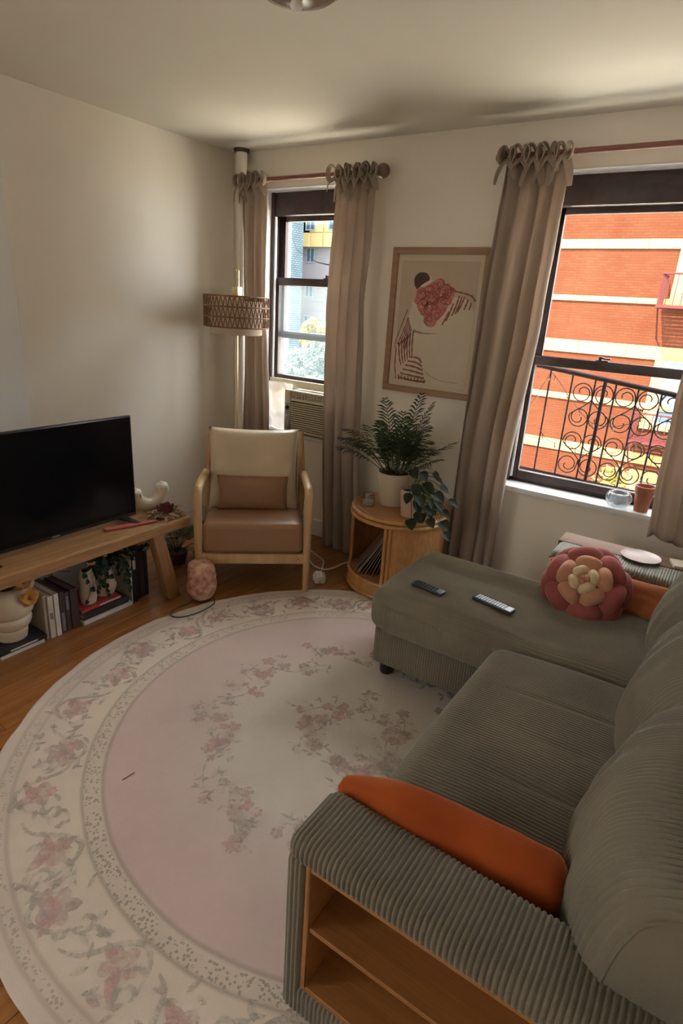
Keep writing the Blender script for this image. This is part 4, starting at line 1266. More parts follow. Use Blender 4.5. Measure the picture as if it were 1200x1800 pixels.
for i in range(5): stroke(5, 5, [(.185 + .012 * i, .535 - .02 * i), (.13 + .016 * i, .42 - .015 * i), (.075 + .025 * i, .325 - .008 * i)], .014)
for i in range(6): stroke(5, 5, [(.26 - .034 * i, .44 - .02 * i), (.262 - .030 * i, .33 - .02 * i), (.272 - .026 * i, .245 - .016 * i)], .020, .014)
for i in range(6): stroke(5, 5, [(.25 - .03 * i * .9, .235 - .034 * i), (.35 - .012 * i, .232 - .036 * i), (.40 + .012 * i, .20 - .030 * i)], .016, .024)
stroke(5, 5, [(.062, .29), (.065, .16), (.09, .05)], .014)
for i in range(9): stroke(5, 5, [(.12 + .042 * i, .085 - .002 * i), (.128 + .042 * i, .045)], .016)
stroke(6, 5, [(.40, .165), (.52, .105), (.68, .075), (.86, .075)], .006)
stroke(6, 5, [(.26, .44), (.38, .425), (.55, .43)], .03, .004)
pr.build('print', mats_, pic)
MB().box(PX0 + fw, PX1 - fw, YB - .0180, YB - .0165, PZ0 + fw, PZ1 - fw).build('glazing', pane_mat('picture_glass', gloss=.004), pic)

# ------------------------------------------------------------------ ceiling light
M['bronze_glass'] = mat('brown_glass', (.20, .13, .10), .25, spec=.5)
cl = thing('ceiling_light', 'brown glass dome ceiling light at the top edge', 'lamp', (-1.215, 1.50, 2.33))
c = (-1.215, 1.50, 0)
MB().lathe([(0, 2.352), (.05, 2.356), (.10, 2.372), (.14, 2.40), (.16, 2.44), (.16, 2.455), (0, 2.455)], 36, c).build('shade', M['bronze_glass'], cl, smooth=50)
MB().lathe([(0, 2.330), (.012, 2.334), (.018, 2.344), (.014, 2.356), (0, 2.356)], 16, c).build('finial', M['white_plastic'], cl, smooth=50)
MB().lathe([(0, 2.455), (.13, 2.455), (.14, 2.5), (0, 2.5)], 32, c).build('canopy', M['white_plastic'], cl, smooth=40)
# ------------------------------------------------------------------ wrought-iron window guard outside the wide window
GY = 3.545
gd = thing('window_guard', 'wrought-iron window guard with scrolls outside the wide window', 'window guard', (-.55, GY, .70))
MB().tube([(-1.06, GY, 1.345), (-.03, GY, 1.235)], .016, 8, flat=.9).build('top_rail', M['iron'], gd, smooth=50)
MB().tube([(-1.06, GY, .722), (-.03, GY, .702)], .011, 8).build('bottom_rail', M['iron'], gd, smooth=50)
MB().tube([(-.612, GY - .012, .70), (-.612, GY - .012, 1.29)], .010, 8).build('post', M['iron'], gd, smooth=50)
for i, x in enumerate((-1.03, -.915, -.79, -.665, -.555, -.44, -.325, -.21, -.095)):
    MB().tube([(x, GY, .71), (x, GY, 1.345 - (x + 1.06) * .107)], .0055, 6).build('bar', M['iron'], gd, smooth=50)
for x in (-1.045, -.04):
    MB().tube([(x, GY, 1.28), (x, YB + WT - .01, 1.28)], .008, 6).tube([(x, GY, .72), (x, YB + WT - .01, .72)], .008, 6).build('wall_fixing', M['iron'], gd)
def scroll(cx, cz, sx, sz):
    def spir(c, r, a0, a1, n=18, inner=.30):
        out = []
        for i in range(n + 1):
            t = i / n; a = a0 + (a1 - a0) * t
            out.append((c[0] + lerp(inner * r, r, min(1, t * 1.9)) * cos(a), c[1] + lerp(inner * r, r, min(1, t * 1.9)) * sin(a)))
        return out
    top = spir((-.056, .030), .050, radians(560), radians(0))          # winds out clockwise and leaves on its right side
    bot = spir((.054, -.112), .050, radians(-560), radians(20))[::-1]    # enters on its right side and winds in
    pts = top + [(-.003, .012), (.004, -.010), (.040, -.048)] + bot
    P = catmull([(cx + sx * p[0], GY - .006, cz + sz * p[1]) for p in pts], 2)
    MB().tube(P, .0034, 6).build('scroll', M['iron'], gd, smooth=60)
for cx in (-.665, -.44, -.215):
    for sx in (-1, 1):
        scroll(cx, 1.186, sx, 1); scroll(cx - .008, .826, sx, -1)
# string of little bulbs hung on the guard
M['bulb'] = mat('clear_amber_bulbs', (.30, .13, .04), .3)
sl = thing('string_lights', 'thin dark string of tiny bulbs draped over the window guard', 'string lights', (-.6, GY, .8))
pts = catmull([(-1.0, GY - .016, 1.10), (-.93, GY - .02, 1.26), (-.90, GY - .016, 1.30), (-.80, GY - .02, 1.20), (-.70, GY - .022, 1.10), (-.60, GY - .03, 1.05), (-.45, GY - .022, 1.08), (-.34, GY - .022, 1.20), (-.30, GY - .022, 1.25)], 6)
MB().tube(pts, .0018, 5).build('wire', M['black'], sl)
pts2 = catmull([(-.92, GY - .016, .98), (-.86, GY - .02, .92), (-.72, GY - .022, .90), (-.60, GY - .028, .88), (-.48, GY - .022, .92), (-.36, GY - .022, 1.0)], 6)
MB().tube(pts2, .0018, 5).build('wire', M['black'], sl)
for q, P in enumerate((pts, pts2)):
    for i in range(3, len(P) - 1, 5):
        p = P[i]
        MB().tube([(p.x, p.y, p.z), (p.x + .004, p.y, p.z - .016)], .0022, 5).ball((p.x + .005, p.y, p.z - .022), (.0045, .0045, .008), 8, 6).build('bulb', M['bulb'], sl, smooth=60)

# things on the wide window's sill
M['terracotta'] = mat('terracotta', (.36, .13, .075), .75, var=.12, vscale=14)
c = (-.272, 3.274, W2[2] + .0045)
mb = MB().lathe([(0, 0), (.033, 0), (.044, .095), (.043, .098), (.049, .098), (.051, .135), (.045, .135), (.042, .10), (.030, .006), (0, .006)], 28, c)
solo(mb, 'terracotta_pot', M['terracotta'], 'small terracotta pot on the sill of the wide window', 'flower pot', smooth=40)
M['crystal'] = mat('cut_crystal', (.86, .93, .97), .03, trans=.9, spec=.6)
mb = MB()
def cry(u, v):
    prof = catmull([(.0, 0, 0), (.032, 0, 0), (.050, .016, 0), (.062, .042, 0), (.056, .068, 0), (.046, .076, 0), (.040, .068, 0), (.046, .036, 0), (.034, .012, 0), (0, .010, 0)], 3)
    i = v * (len(prof) - 1); k = min(int(i), len(prof) - 2); p = prof[k].lerp(prof[k + 1], i - k)
    f = 1 + .06 * abs(sin(8 * pi * u + 30 * p.y)) * (1 if v < .55 else 0)
    return Vector((-.385 + p.x * f * cos(2 * pi * u), 3.276 + p.x * f * sin(2 * pi * u), W2[2] + .0045 + p.y))
mb.grid(cry, 64, 27, cu=True)
solo(mb, 'crystal_bowl', M['crystal'], 'faceted clear glass bowl on the sill of the wide window', 'bowl', smooth=25)

# ------------------------------------------------------------------ rattan side table
TC = Vector((-1.480, 2.925, 0)); TR_, TH = .287, .500
M['rattan'] = wood('honey_rattan', (.50, .255, .08), (.40, .19, .058), 'z', rough=.4, coat=.15)
M['rattan_panel'] = mat('woven_rattan_panel', (.48, .245, .088), .55, col2=(.38, .18, .06), vscale=60, stretch=(1, 1, .35), bump=.4, bscale=90)
st = thing('rattan_side_table', 'round honey rattan drum table with open record compartment', 'side table', TC + Vector((0, 0, .0125)))
Z0 = .0125
def ring(mb, r, z, t, n=64): mb.tube([(TC.x + r * cos(2 * pi * k / n), TC.y + r * sin(2 * pi * k / n), z) for k in range(n)], t, 10, closed=True)
MB().lathe([(0, TH - .016), (TR_ - .02, TH - .016), (TR_ - .02, TH), (0, TH)], 64, TC).build('top', M['rattan_panel'], st, smooth=40)
for r_, z_, t_ in ((TR_ - .012, TH - .006, .0135), (TR_ - .006, TH - .032, .0125), (TR_ - .010, .106, .0125), (TR_ - .008, Z0 + .0135, .0135), (TR_ - .045, TH + .001, .004)):
    mb = MB(); ring(mb, r_, z_, t_); mb.build('cane_ring', M['rattan'], st, smooth=60)
MB().lathe([(TR_ - .02, Z0 + .01), (TR_ - .008, Z0 + .01), (TR_ - .008, .10), (TR_ - .02, .10), (TR_ - .02, Z0 + .01)], 64, TC).build('base_band', M['rattan'], st, smooth=40)
MB().lathe([(0, .098), (TR_ - .02, .098), (TR_ - .02, .108), (0, .108)], 64, TC).build('shelf', M['rattan_panel'], st, smooth=40)
a_l, a_m = radians(200), radians(-77)
MB().lathe([(TR_ - .022, .105), (TR_ - .012, .105), (TR_ - .012, TH - .04), (TR_ - .022, TH - .04), (TR_ - .022, .105)], 60, TC, a0=a_m, a1=a_l).build('side_panel', M['rattan_panel'], st, smooth=40)
for a in (a_l, a_m, a_m + .09, radians(60)):
    p = TC + Vector((cos(a), sin(a), 0)) * (TR_ - .010)
    MB().tube([(p.x, p.y, .10), (p.x, p.y, TH - .03)], .0115, 12).build('post', M['rattan'], st, smooth=60)
# records leaning in the open compartment
vd = Vector((-.451, .893, 0)); ud = Vector((.893, .451, 0))
M['sleeve_edge'] = mat('worn_sleeve_card', (.24, .17, .115), .8, var=.35, vscale=50)
cols = [(.16, .085, .06), (.30, .24, .18), (.05, .035, .04), (.40, .33, .26), (.12, .07, .05), (.33, .27, .20), (.20, .08, .05), (.028, .016, .026)]
names = ['brown', 'beige', 'black', 'cream', 'dark brown', 'tan', 'reddish', 'black plum']
where = ['outermost of the records in the rattan table', 'second of the records from the open end of the rattan table', 'third of the records in the rattan table', 'fourth of the records in the rattan table', 'fifth of the records in the rattan table', 'sixth of the records in the rattan table', 'last but one of the leaning records in the rattan table', 'innermost of the records leaning on the rattan table panel']
for k in range(8):
    tilt = radians(34 - 2.6 * k)
    off = -.235 + .021 * k
    S = .268; hd = min(.13, sqrt(.245 ** 2 - off ** 2))
    Mx = Matrix((ud, vd, Vector((0, 0, 1)))).transposed().to_4x4()
    Mx = Matrix.Translation(TC + ud * off + Vector((0, 0, .1095)) - vd * .02) @ Mx @ Matrix.Rotation(tilt, 4, 'Y')
    m_ = mat('record_sleeve_%d' % k, cols[k], .5, var=.15, vscale=9)
    rc = thing('record', names[k] + ' record sleeve, ' + where[k], 'record', Mx.translation, 0, 'records in the rattan table')
    MB().box(0, .004, -hd, hd, .001, S, Mx).build('sleeve', m_, rc)
    MB().box(.0008, .0032, -hd - .0012, -hd - .0002, .003, S - .002, Mx).build('spine', M['sleeve_edge'], rc)

# ------------------------------------------------------------------ plants on the side table
M['cream_ceramic'] = mat('cream_ceramic', (.60, .51, .38), .35, var=.03)
M['blush_ceramic'] = mat('blush_ceramic', (.52, .38, .29), .4, var=.03)
M['soil'] = mat('potting_soil', (.022, .015, .010), .95, bump=.6, bscale=120)
M['palm_leaf'] = mat('dark_palm_green', (.040, .060, .022), .5, var=.35, vscale=12, translucent=.25)
M['stem'] = mat('green_stem', (.10, .12, .04), .6)
M['dark_leaf'] = mat('deep_green_leaf', (.020, .032, .016), .6, spec=.25, var=.3, vscale=12, translucent=.15)
def pot(parent, c, rb, rt, h, m):
    MB().lathe([(0, 0), (rb * .96, 0), (rb, .004), (rt, h), (rt - .006, h), (rt - .008, h - .02), (rb - .008, .01), (0, .01)], 40, c).build('pot', m, parent, smooth=40)
    MB().lathe([(0, h - .018), (rt - .008, h - .020)], 24, c).build('soil', M['soil'], parent)
def frond(parent, base, az, length, rise, droop, n=15, lw=.0085, ll=.085, m=None, name='frond'):
    rr = random.Random(int(az * 1000) + int(length * 999))
    P = []
    for i in range(13):
        t = i / 12
        h = length * (t * cos(rise) * 1.0)
        z = length * (t * sin(rise)) - droop * length * t ** 2.4
        P.append(Vector((base[0] + h * cos(az), base[1] + h * sin(az), base[2] + z)))
    mb = MB(); mb.tube(P, [.0028 - .0018 * i / 12 for i in range(13)], 5)
    side = Vector((-sin(az), cos(az), 0))
    for i in range(n):
        t = .34 + .66 * i / (n - 1)
        k = t * 12; j = min(int(k), 11); p = P[j].lerp(P[j + 1], k - j); tg = (P[j + 1] - P[j]).normalized()
        L_ = ll * (sin(pi * min(1, .22 + .72 * (t - .34) / .66)) ** .7) * rr.uniform(.85, 1.1)
        for s in (-1, 1):
            d = (side * s * .85 + tg * .62 + Vector((0, 0, .10 + rr.uniform(-.15, .1)))).normalized()
            nrm = d.cross(tg).normalized()
            w = tg * lw
            q1 = p + d * L_ * .5 - Vector((0, 0, .004)); q2 = p + d * L_ - Vector((0, 0, L_ * .28))
            mb.add([p - w * .25, p + w * .25, q1 + w * .55, q2, q1 - w * .55], [(0, 1, 2, 4), (4, 2, 3)])
    mb.build(name, m or M['palm_leaf'], parent)
PC = Vector((-1.555, 2.955, TH + .001))
pp = thing('potted_palm', 'bushy dark green parlour palm in a cream pot on the rattan table', 'potted plant', PC)
pot(pp, PC, .084, .102, .195, M['cream_ceramic'])
rr = random.Random(7)
for k in range(34):
    az = 2 * pi * k / 34 * 2.4 + rr.uniform(-.3, .3)
    rise = radians(rr.uniform(40, 80)); L_ = rr.uniform(.24, .58)
    b = (PC.x + .05 * cos(az), PC.y + .05 * sin(az), PC.z + .175)
    if sin(az) > .1: rise = radians(rr.uniform(66, 80)); L_ *= .8       # off the wall
    frond(pp, b, az, L_, rise, rr.uniform(.12, .46), n=12, lw=.0095, ll=.10)
for az, L_, rise, dr in ((radians(195), .50, radians(50), .30), (radians(215), .47, radians(44), .26), (radians(-20), .44, radians(46), .26), (radians(-35), .40, radians(30), .16), (radians(5), .54, radians(70), .12), (radians(-12), .56, radians(76), .10), (radians(160), .50, radians(74), .12)):
    frond(pp, (PC.x, PC.y, PC.z + .175), az, L_, rise, dr, n=14, lw=.011, ll=.11)

def leaf_mb(base, d, nrm, L_, W_, curl=.25):
    """broad pointed leaf growing from base along d"""
    d = Vector(d).normalized(); nrm = Vector(nrm); s = d.cross(nrm).normalized(); nrm = s.cross(d).normalized()
    mb = MB(); n = 6; vs = []
    for i in range(n + 1):
        t = i / n
        w = W_ / 2 * (sin(pi * min(1, t ** .72)) ** .75 if 0 < t < 1 else 0.0001)
        c = Vector(base) + d * L_ * t - nrm * curl * L_ * t * t
        for q in (-1, -.5, 0, .5, 1): vs.append(c + s * w * q + nrm * abs(q) * w * .28)
    fs = [(i * 5 + j, i * 5 + j + 1, (i + 1) * 5 + j + 1, (i + 1) * 5 + j) for i in range(n) for j in range(4)]
    return mb.add(vs, fs)
QC = Vector((-1.372, 2.835, TH + .001))
qp = thing('potted_leafy_plant', 'small blush pot with broad dark leaves trailing over the rattan table', 'potted plant', QC)
pot(qp, QC, .052, .066, .155, M['blush_ceramic'])
rr = random.Random(3)
tips = [(.10, -.05, .20), (.14, -.02, .14), (.17, -.06, .09), (.13, -.10, .08), (.19, -.02, .05), (.09, -.11, .14), (.05, -.03, .24), (.02, -.02, .26), (.21, -.05, -.0), (.16, -.10, .02), (.12, .05, .20), (.08, .06, .22), (.20, .04, .10), (.07, -.09, .19), (.10, -.13, .05), (-.02, .03, .23), (.23, -.04, -.06), (.06, -.06, .10), (.09, -.07, .02), (.03, -.09, .13), (.12, -.03, .10), (.15, .02, .17), (.07, -.12, .0), (.06, .0, .17), (.14, -.07, .12), (.18, -.09, .12), (.10, .0, .05)]
for k, tpt in enumerate(tips):
    b0 = QC + Vector((rr.uniform(-.02, .02), rr.uniform(-.02, .02), .14)); e0 = QC + Vector(tpt) + Vector((0, 0, .03))
    mid = (b0 + e0) / 2 + Vector((0, 0, .05))
    lf = None
    d = Vector((tpt[0], tpt[1], -.05)).normalized() + Vector((rr.uniform(-.3, .3), rr.uniform(-.3, .3), rr.uniform(-.6, .1)))
    mb = leaf_mb(e0, d, (rr.uniform(-.3, .3), -.45 + rr.uniform(-.3, .3), 1), rr.uniform(.055, .095), rr.uniform(.04, .07))
    lf = mb.build('leaf', M['dark_leaf'], qp, smooth=180)
    MB().tube(catmull([b0, mid, e0], 5), .0022, 5).build('stalk', M['stem'], lf)

M['jar_glass'] = pane_mat('jar_glass', (.88, .91, .92), gloss=.22)
M['wax'] = mat('white_wax', (.70, .66, .60), .5)
jc = (-1.640, 2.818, TH + .001)
jr = thing('candle_jar', 'small clear glass candle jar beside the cream palm pot', 'candle', jc)
MB().lathe([(0, 0), (.034, 0), (.036, .004), (.036, .075), (.034, .075), (.034, .006), (0, .006)], 28, jc).build('glass', M['jar_glass'], jr, smooth=40)
MB().lathe([(0, .0065), (.0335, .0065), (.0335, .030), (0, .031)], 28, jc).build('wax', M['wax'], jr, smooth=40)

# ------------------------------------------------------------------ white cable and crumpled paper by the armchair
mb = MB().tube(catmull([(-2.154, 2.976, .006), (-2.05, 2.93, .006), (-1.985, 2.89, .006), (-1.93, 2.80, .006), (-1.884, 2.718, .006), (-1.862, 2.67, .014)], 6), .0042, 8)
solo(mb, 'power_cord', M['white_plastic'], 'white power cord running from the curtain to the crumpled paper', 'cord', smooth=60)
mb = MB().tube(catmull([(-2.066, 2.841, .0145), (-1.99, 2.785, .0145), (-1.93, 2.775, .0145), (-1.885, 2.793, .0145), (-1.862, 2.86, .0145), (-1.859, 2.93, .0145), (-1.84, 3.0, .0145)], 6), .0045, 8)
solo(mb, 'power_cord', M['white_plastic'], 'white cord looping behind the chair leg towards the rattan table', 'cord', smooth=60)
mb = MB()
def crump(u, v):
    th = 2 * pi * u; ph = -pi / 2 + pi * v
    n_ = Vector((cos(ph) * cos(th), cos(ph) * sin(th), sin(ph)))
    r_ = .038 * (1 + .38 * fnoise(n_.x * 3.1, n_.y * 3.1, n_.z * 3.1) + .22 * fnoise(n_.x * 8, n_.y * 8, n_.z * 8 + 4))
    return Vector((-1.838, 2.640, .030)) + n_ * r_
mb.grid(crump, 26, 16, cu=True)
M['white_paper'] = mat('crumpled_white_paper', (.66, .63, .58), .8)
solo(mb, 'crumpled_paper', M['white_paper'], 'crumpled white paper ball on the floor beside the armchair', 'paper', smooth=20)
# ------------------------------------------------------------------ wooden bench under the television
M['bench'] = wood('rough_elm', (.40, .215, .085), (.27, .135, .05), 'y', rough=.55, scale=1.2, bump=.35)
M['bench_leg'] = wood('rough_elm_leg', (.36, .195, .08), (.25, .125, .05), 'z', rough=.55, scale=1.2, bump=.35)
BX0, BX1, BY0, BY1, BZ = -2.675, -2.330, .66, 2.075, .458
bn = thing('wooden_bench', 'rough honey-coloured elm bench holding the television', 'bench', (-2.5, 1.37, 0))
mb = MB()
ny = 60
def slab(u, v):
    y = lerp(BY0, BY1, u)
    w = .006 * fnoise(y * 4, 1.0) + .004 * fnoise(y * 11, 2.0)
    sec = [(BX0, BZ - .062), (BX0 - .002, BZ - .008), (BX0 + .008, BZ), (BX1 - .010, BZ - .001), (BX1, BZ - .009), (BX1 - .002, BZ - .058), (BX1 - .012, BZ - .064)]
    i = int(round(v * 7)) % 7
    x, z = sec[i]
    return Vector((x + (w if i in (3, 4, 5, 6) else w * .5), y, z + (.003 * fnoise(y * 6, 5 + i) if i < 5 and i > 1 else 0)))
vs = [slab(i / ny, j / 7) for i in range(ny + 1) for j in range(7)]
fs = [(i * 7 + j, i * 7 + (j + 1) % 7, (i + 1) * 7 + (j + 1) % 7, (i + 1) * 7 + j) for i in range(ny) for j in range(7)]
fs += [tuple(range(6, -1, -1)), tuple(ny * 7 + j for j in range(7))]
mb.add(vs, fs)
mb.build('top', M['bench'], bn, smooth=35)
for yt, yb, sy in ((1.868, 1.955, 1), (.90, .81, -1)):
    for xt, xb in ((BX1 - .045, BX1 - .030), (BX0 + .045, BX0 + .030)):
        w, d = .036, .030
        vs = [(xt - d, yt - w, .40), (xt + d, yt - w, .40), (xt + d, yt + w, .40), (xt - d, yt + w, .40), (xb - d, yb - w * 1.05, 0), (xb + d, yb - w * 1.05, 0), (xb + d, yb + w * 1.05, 0), (xb - d, yb + w * 1.05, 0)]
        MB().add(vs, [(0, 1, 2, 3), (7, 6, 5, 4), (0, 4, 5, 1), (1, 5, 6, 2), (2, 6, 7, 3), (3, 7, 4, 0)]).build('leg', M['bench_leg'], bn, bevel=.006)

# ------------------------------------------------------------------ television
tv = thing('television', 'black flat-screen television on the wooden bench', 'television', (-2.53, 1.405, BZ))
TY0, TY1, TZ0, TZ1, TX = .962, 1.852, .482, 1.012, -2.497
MB().box(TX - .022, TX, TY0, TY1, TZ0, TZ1).build('case', M['black'], tv, bevel=.003)
MB().box(TX - .055, TX - .022, TY0 + .12, TY1 - .12, TZ0 + .03, TZ1 - .2).build('rear_housing', M['black'], tv, bevel=.012)
MB().box(TX, TX + .0012, TY0 + .008, TY1 - .008, TZ0 + .018, TZ1 - .008).build('screen', M['screen'], tv)
M['logo'] = mat('grey_badge', (.28, .28, .30), .4)
MB().box(TX, TX + .0015, 1.380, 1.418, TZ0 + .006, TZ0 + .011).build('badge', M['logo'], tv)
for y in (1.765, 1.05):
    mb = MB()
    mb.add([(TX - .012, y - .02, TZ0 + .01), (TX - .012, y + .02, TZ0 + .01), (TX + .085, y + .055, BZ + .007), (TX + .085, y + .030, BZ + .007), (TX - .012, y - .02, TZ0 - .006), (TX - .012, y + .02, TZ0 - .006), (TX + .085, y + .055, BZ + .003), (TX + .085, y + .030, BZ + .003)],
           [(0, 1, 2, 3), (7, 6, 5, 4), (0, 4, 5, 1), (1, 5, 6, 2), (2, 6, 7, 3), (3, 7, 4, 0)])
    mb.add([(TX - .006, y - .02, TZ0 + .006), (TX - .006, y + .02, TZ0 + .006), (TX - .11, y + .045, BZ + .007), (TX - .11, y + .02, BZ + .007), (TX - .006, y - .02, TZ0 - .006), (TX - .006, y + .02, TZ0 - .006), (TX - .11, y + .045, BZ + .003), (TX - .11, y + .02, BZ + .003)],
           [(0, 1, 2, 3), (7, 6, 5, 4), (0, 4, 5, 1), (1, 5, 6, 2), (2, 6, 7, 3), (3, 7, 4, 0)])
    mb.build('foot', M['black'], tv)

# ------------------------------------------------------------------ things on the bench top
ca = thing('arch_candle_holder', 'cream ceramic U-shaped candle holder with white wax drips on the bench', 'candle holder', (-2.565, 1.99, BZ + .003))
AC_ = Vector((-2.565, 1.992, BZ))
pts = []
for i in range(19):
    a = radians(190 + 160 * i / 18)
    pts.append(AC_ + Vector((0, .088 * cos(a), .118 + .083 * sin(a))))
pts = [AC_ + Vector((0, -.090, .122))] + pts + [AC_ + Vector((0, .090, .122))]
MB().tube(pts, [.031] + [.031 + .006 * sin(pi * i / 18) for i in range(19)] + [.030], 18).build('holder', M['cream_ceramic'], ca, smooth=50)
M['white_wax'] = mat('white_candle_wax', (.74, .70, .62), .45)
for s in (-1, 1):
    e = AC_ + Vector((0, s * .090, .120))
    mb = MB().lathe([(.033, -.006), (.034, .004), (.028, .014), (.012, .016), (.010, .024), (0, .026)], 16, e)
    for k in range(4):
        a = 2 * pi * k / 4 + .4; L_ = (.03, .055, .02, .045)[k]
        mb.tube([e + Vector((.031 * cos(a), .031 * sin(a), .004)), e + Vector((.036 * cos(a), .036 * sin(a), -.012)), e + Vector((.036 * cos(a), .035 * sin(a), -L_))], [.006, .0055, .005], 6)
    mb.build('wax', M['white_wax'], ca, smooth=60)
rd = thing('dried_rose_dish', 'dried dark red rose in a nest of pale petals on the bench end', 'dried flowers', (-2.425, 1.985, BZ + .002))
M['dried'] = mat('dried_beige_petals', (.34, .22, .13), .8, var=.35, vscale=40)
M['dried_rose'] = mat('dried_rose', (.13, .018, .020), .6, var=.3, vscale=30)
DC = Vector((-2.425, 1.985, BZ + .003)); rr = random.Random(12)
MB().lathe([(0, 0), (.06, 0), (.078, .012), (.076, .014), (.058, .004), (0, .004)], 28, DC).build('dish', M['dried'], rd, smooth=40)
for k in range(46):
    a = rr.uniform(0, 6.28); q = rr.uniform(.045, .088)
    p = DC + Vector((q * cos(a), q * sin(a), .008 + rr.uniform(0, .022)))
    leaf_mb(p, (cos(a + rr.uniform(-1.5, 1.5)), sin(a + rr.uniform(-1.5, 1.5)), rr.uniform(-.1, .5)), (rr.uniform(-.5, .5), rr.uniform(-.5, .5), 1), rr.uniform(.026, .042), rr.uniform(.014, .024), .6).build('dried_petal', M['dried'], rd)
for k in range(15):
    a = k * 2.4; q = .010 + .0022 * k
    p = DC + Vector((q * cos(a), q * sin(a), .012 + .004 * (k % 3)))
    leaf_mb(p, (cos(a) * .5, sin(a) * .5, .8), (-cos(a), -sin(a), .3), .050 - .0006 * k, .042, -.25).build('rose_petal', M['dried_rose'], rd, smooth=180)
M['red_strip'] = mat('coral_red_lacquer', (.42, .055, .05), .35)
M['pink_strip'] = mat('dusty_pink', (.45, .15, .12), .6)
p0, p1 = Vector((-2.462, 1.655, BZ + .0035)), Vector((-2.388, 1.885, BZ + .0035))
ax = (p1 - p0).normalized(); sd = Vector((-ax.y, ax.x, 0))
fc = thing('red_comb_case', 'slim coral-red case lying beside the television foot', 'case', p0.lerp(p1, .5))
out = []
for i in range(14): a = -pi / 2 + pi * i / 13; out.append(p1 + ax * .010 * cos(a) + sd * .013 * sin(a))
for i in range(14): a = pi / 2 + pi * i / 13; out.append(p0 + ax * .020 * cos(a) + sd * .022 * sin(a))
MB().poly(out, (0, 0, .005)).build('body', M['pink_strip'], fc)
MB().tube([q + Vector((0, 0, .004)) for q in out], .0035, 6, closed=True).build('rim', M['red_strip'], fc, smooth=60)

# ------------------------------------------------------------------ under the bench
M['pages'] = mat('book_pages', (.60, .54, .43), .8, stretch=(1, 1, 40), var=.1, vscale=8)
def book(label, x0, x1, y0, y1, z0, z1, cover, flat=False, spine=None):
    """hard-back; the spine looks into the room (towards +x)"""
    b = thing('book', label, 'book', ((x0 + x1) / 2, (y0 + y1) / 2, z0), 0, 'books under the bench')
    t = .0028; mb = MB()
    if flat: mb.box(x0, x1, y0, y1, z0, z0 + t); mb.box(x0, x1, y0, y1, z1 - t, z1); mb.box(x1 - t, x1, y0, y1, z0 + t, z1 - t)
    else: mb.box(x0, x1, y0, y0 + t, z0, z1); mb.box(x0, x1, y1 - t, y1, z0, z1); mb.box(x1 - t, x1, y0 + t, y1 - t, z0, z1)
    mb.build('cover', cover, b, bevel=.0008, seg=1)
    if flat: MB().box(x0 + .004, x1 - t, y0 + .003, y1 - .003, z0 + t, z1 - t).build('pages', M['pages'] if cover is not cp else cp, b)
    else: MB().box(x0 + .004, x1 - t, y0 + t, y1 - t, z0 + .003, z1 - .004).build('pages', M['pages'] if cover is not cp else cp, b)
    if spine:
        m_, f0, f1 = spine
        if flat: MB().box(x1, x1 + .0006, lerp(y0, y1, f0), lerp(y0, y1, f1), lerp(z0, z1, .3), lerp(z0, z1, .75)).build('spine_label', m_, b)
        else: MB().box(x1, x1 + .0006, lerp(y0, y1, .22), lerp(y0, y1, .78), lerp(z0, z1, f0), lerp(z0, z1, f1)).build('spine_label', m_, b)
    return b
def cov(n, c, r=.5): return mat(n + '_book_cover', c, r, var=.12, vscale=10)
cw, cb_, cp, cr, cg = cov('cream', (.56, .51, .42)), cov('black', (.018, .018, .024)), cov('plum_brown', (.055, .030, .034)), cov('red', (.38, .045, .03)), cov('white', (.62, .59, .54))
cgr = cov('grey_beige', (.33, .29, .24))
M['label_white'] = mat('white_spine_print', (.6, .58, .54), .6)
M['label_grey'] = mat('grey_spine_print', (.20, .18, .18), .6)
book('white flat book at the bottom of the pair under the cream vase', -2.72, -2.452, 1.060, 1.262, .0005, .020, cg, True)
book('black flat book with white lettering strip under the cream vase', -2.72, -2.448, 1.045, 1.275, .0206, .040, cb_, True, (M['label_white'], .25, .8))
book('wide grey-beige book standing beside the cream vase', -2.66, -2.462, 1.280, 1.296, .0005, .232, cgr)
book('cream book standing next to the grey-beige one under the bench', -2.65, -2.455, 1.298, 1.325, .0005, .222, cw, False, (M['label_grey'], .45, .6))
book('white book standing between the cream and the plum books', -2.65, -2.450, 1.327, 1.350, .0005, .226, cg)
book('plum-brown book next to the white one under the bench', -2.67, -2.455, 1.354, 1.382, .0005, .222, cp, False, (M['label_grey'], .05, .5))
book('dark plum book with a grey title in the middle of the row', -2.67, -2.458, 1.385, 1.408, .0005, .210, cp, False, (M['label_grey'], .55, .9))
book('thick dark plum book at the end of the row beside the planters', -2.67, -2.455, 1.411, 1.450, .0005, .216, cp)
book('white flat book at the bottom of the stack under the planters', -2.68, -2.440, 1.462, 1.752, .0005, .020, cg, True)
book('black flat book in the middle of the stack under the planters', -2.68, -2.452, 1.470, 1.735, .0206, .056, cb_, True)
book('red flat book on top of the stack under the planters', -2.67, -2.462, 1.468, 1.700, .0566, .074, cr, True, (M['label_white'], .45, .97))
book('black tall book with a white barcode-like title near the bench leg', -2.67, -2.455, 1.770, 1.800, .0005, .286, cb_, False, (M['label_white'], .68, .92))
book('thin grey book beside the ivy near the bench leg', -2.66, -2.455, 1.758, 1.768, .0005, .275, cgr)
book('tall black volume third from the bench leg', -2.592, -2.470, 1.803, 1.832, .0005, .280, cb_)
book('tall black volume second from the bench leg', -2.592, -2.474, 1.835, 1.862, .0005, .276, cp)
book('black volume closest to the bench leg', -2.592, -2.478, 1.865, 1.888, .0005, .270, cb_)

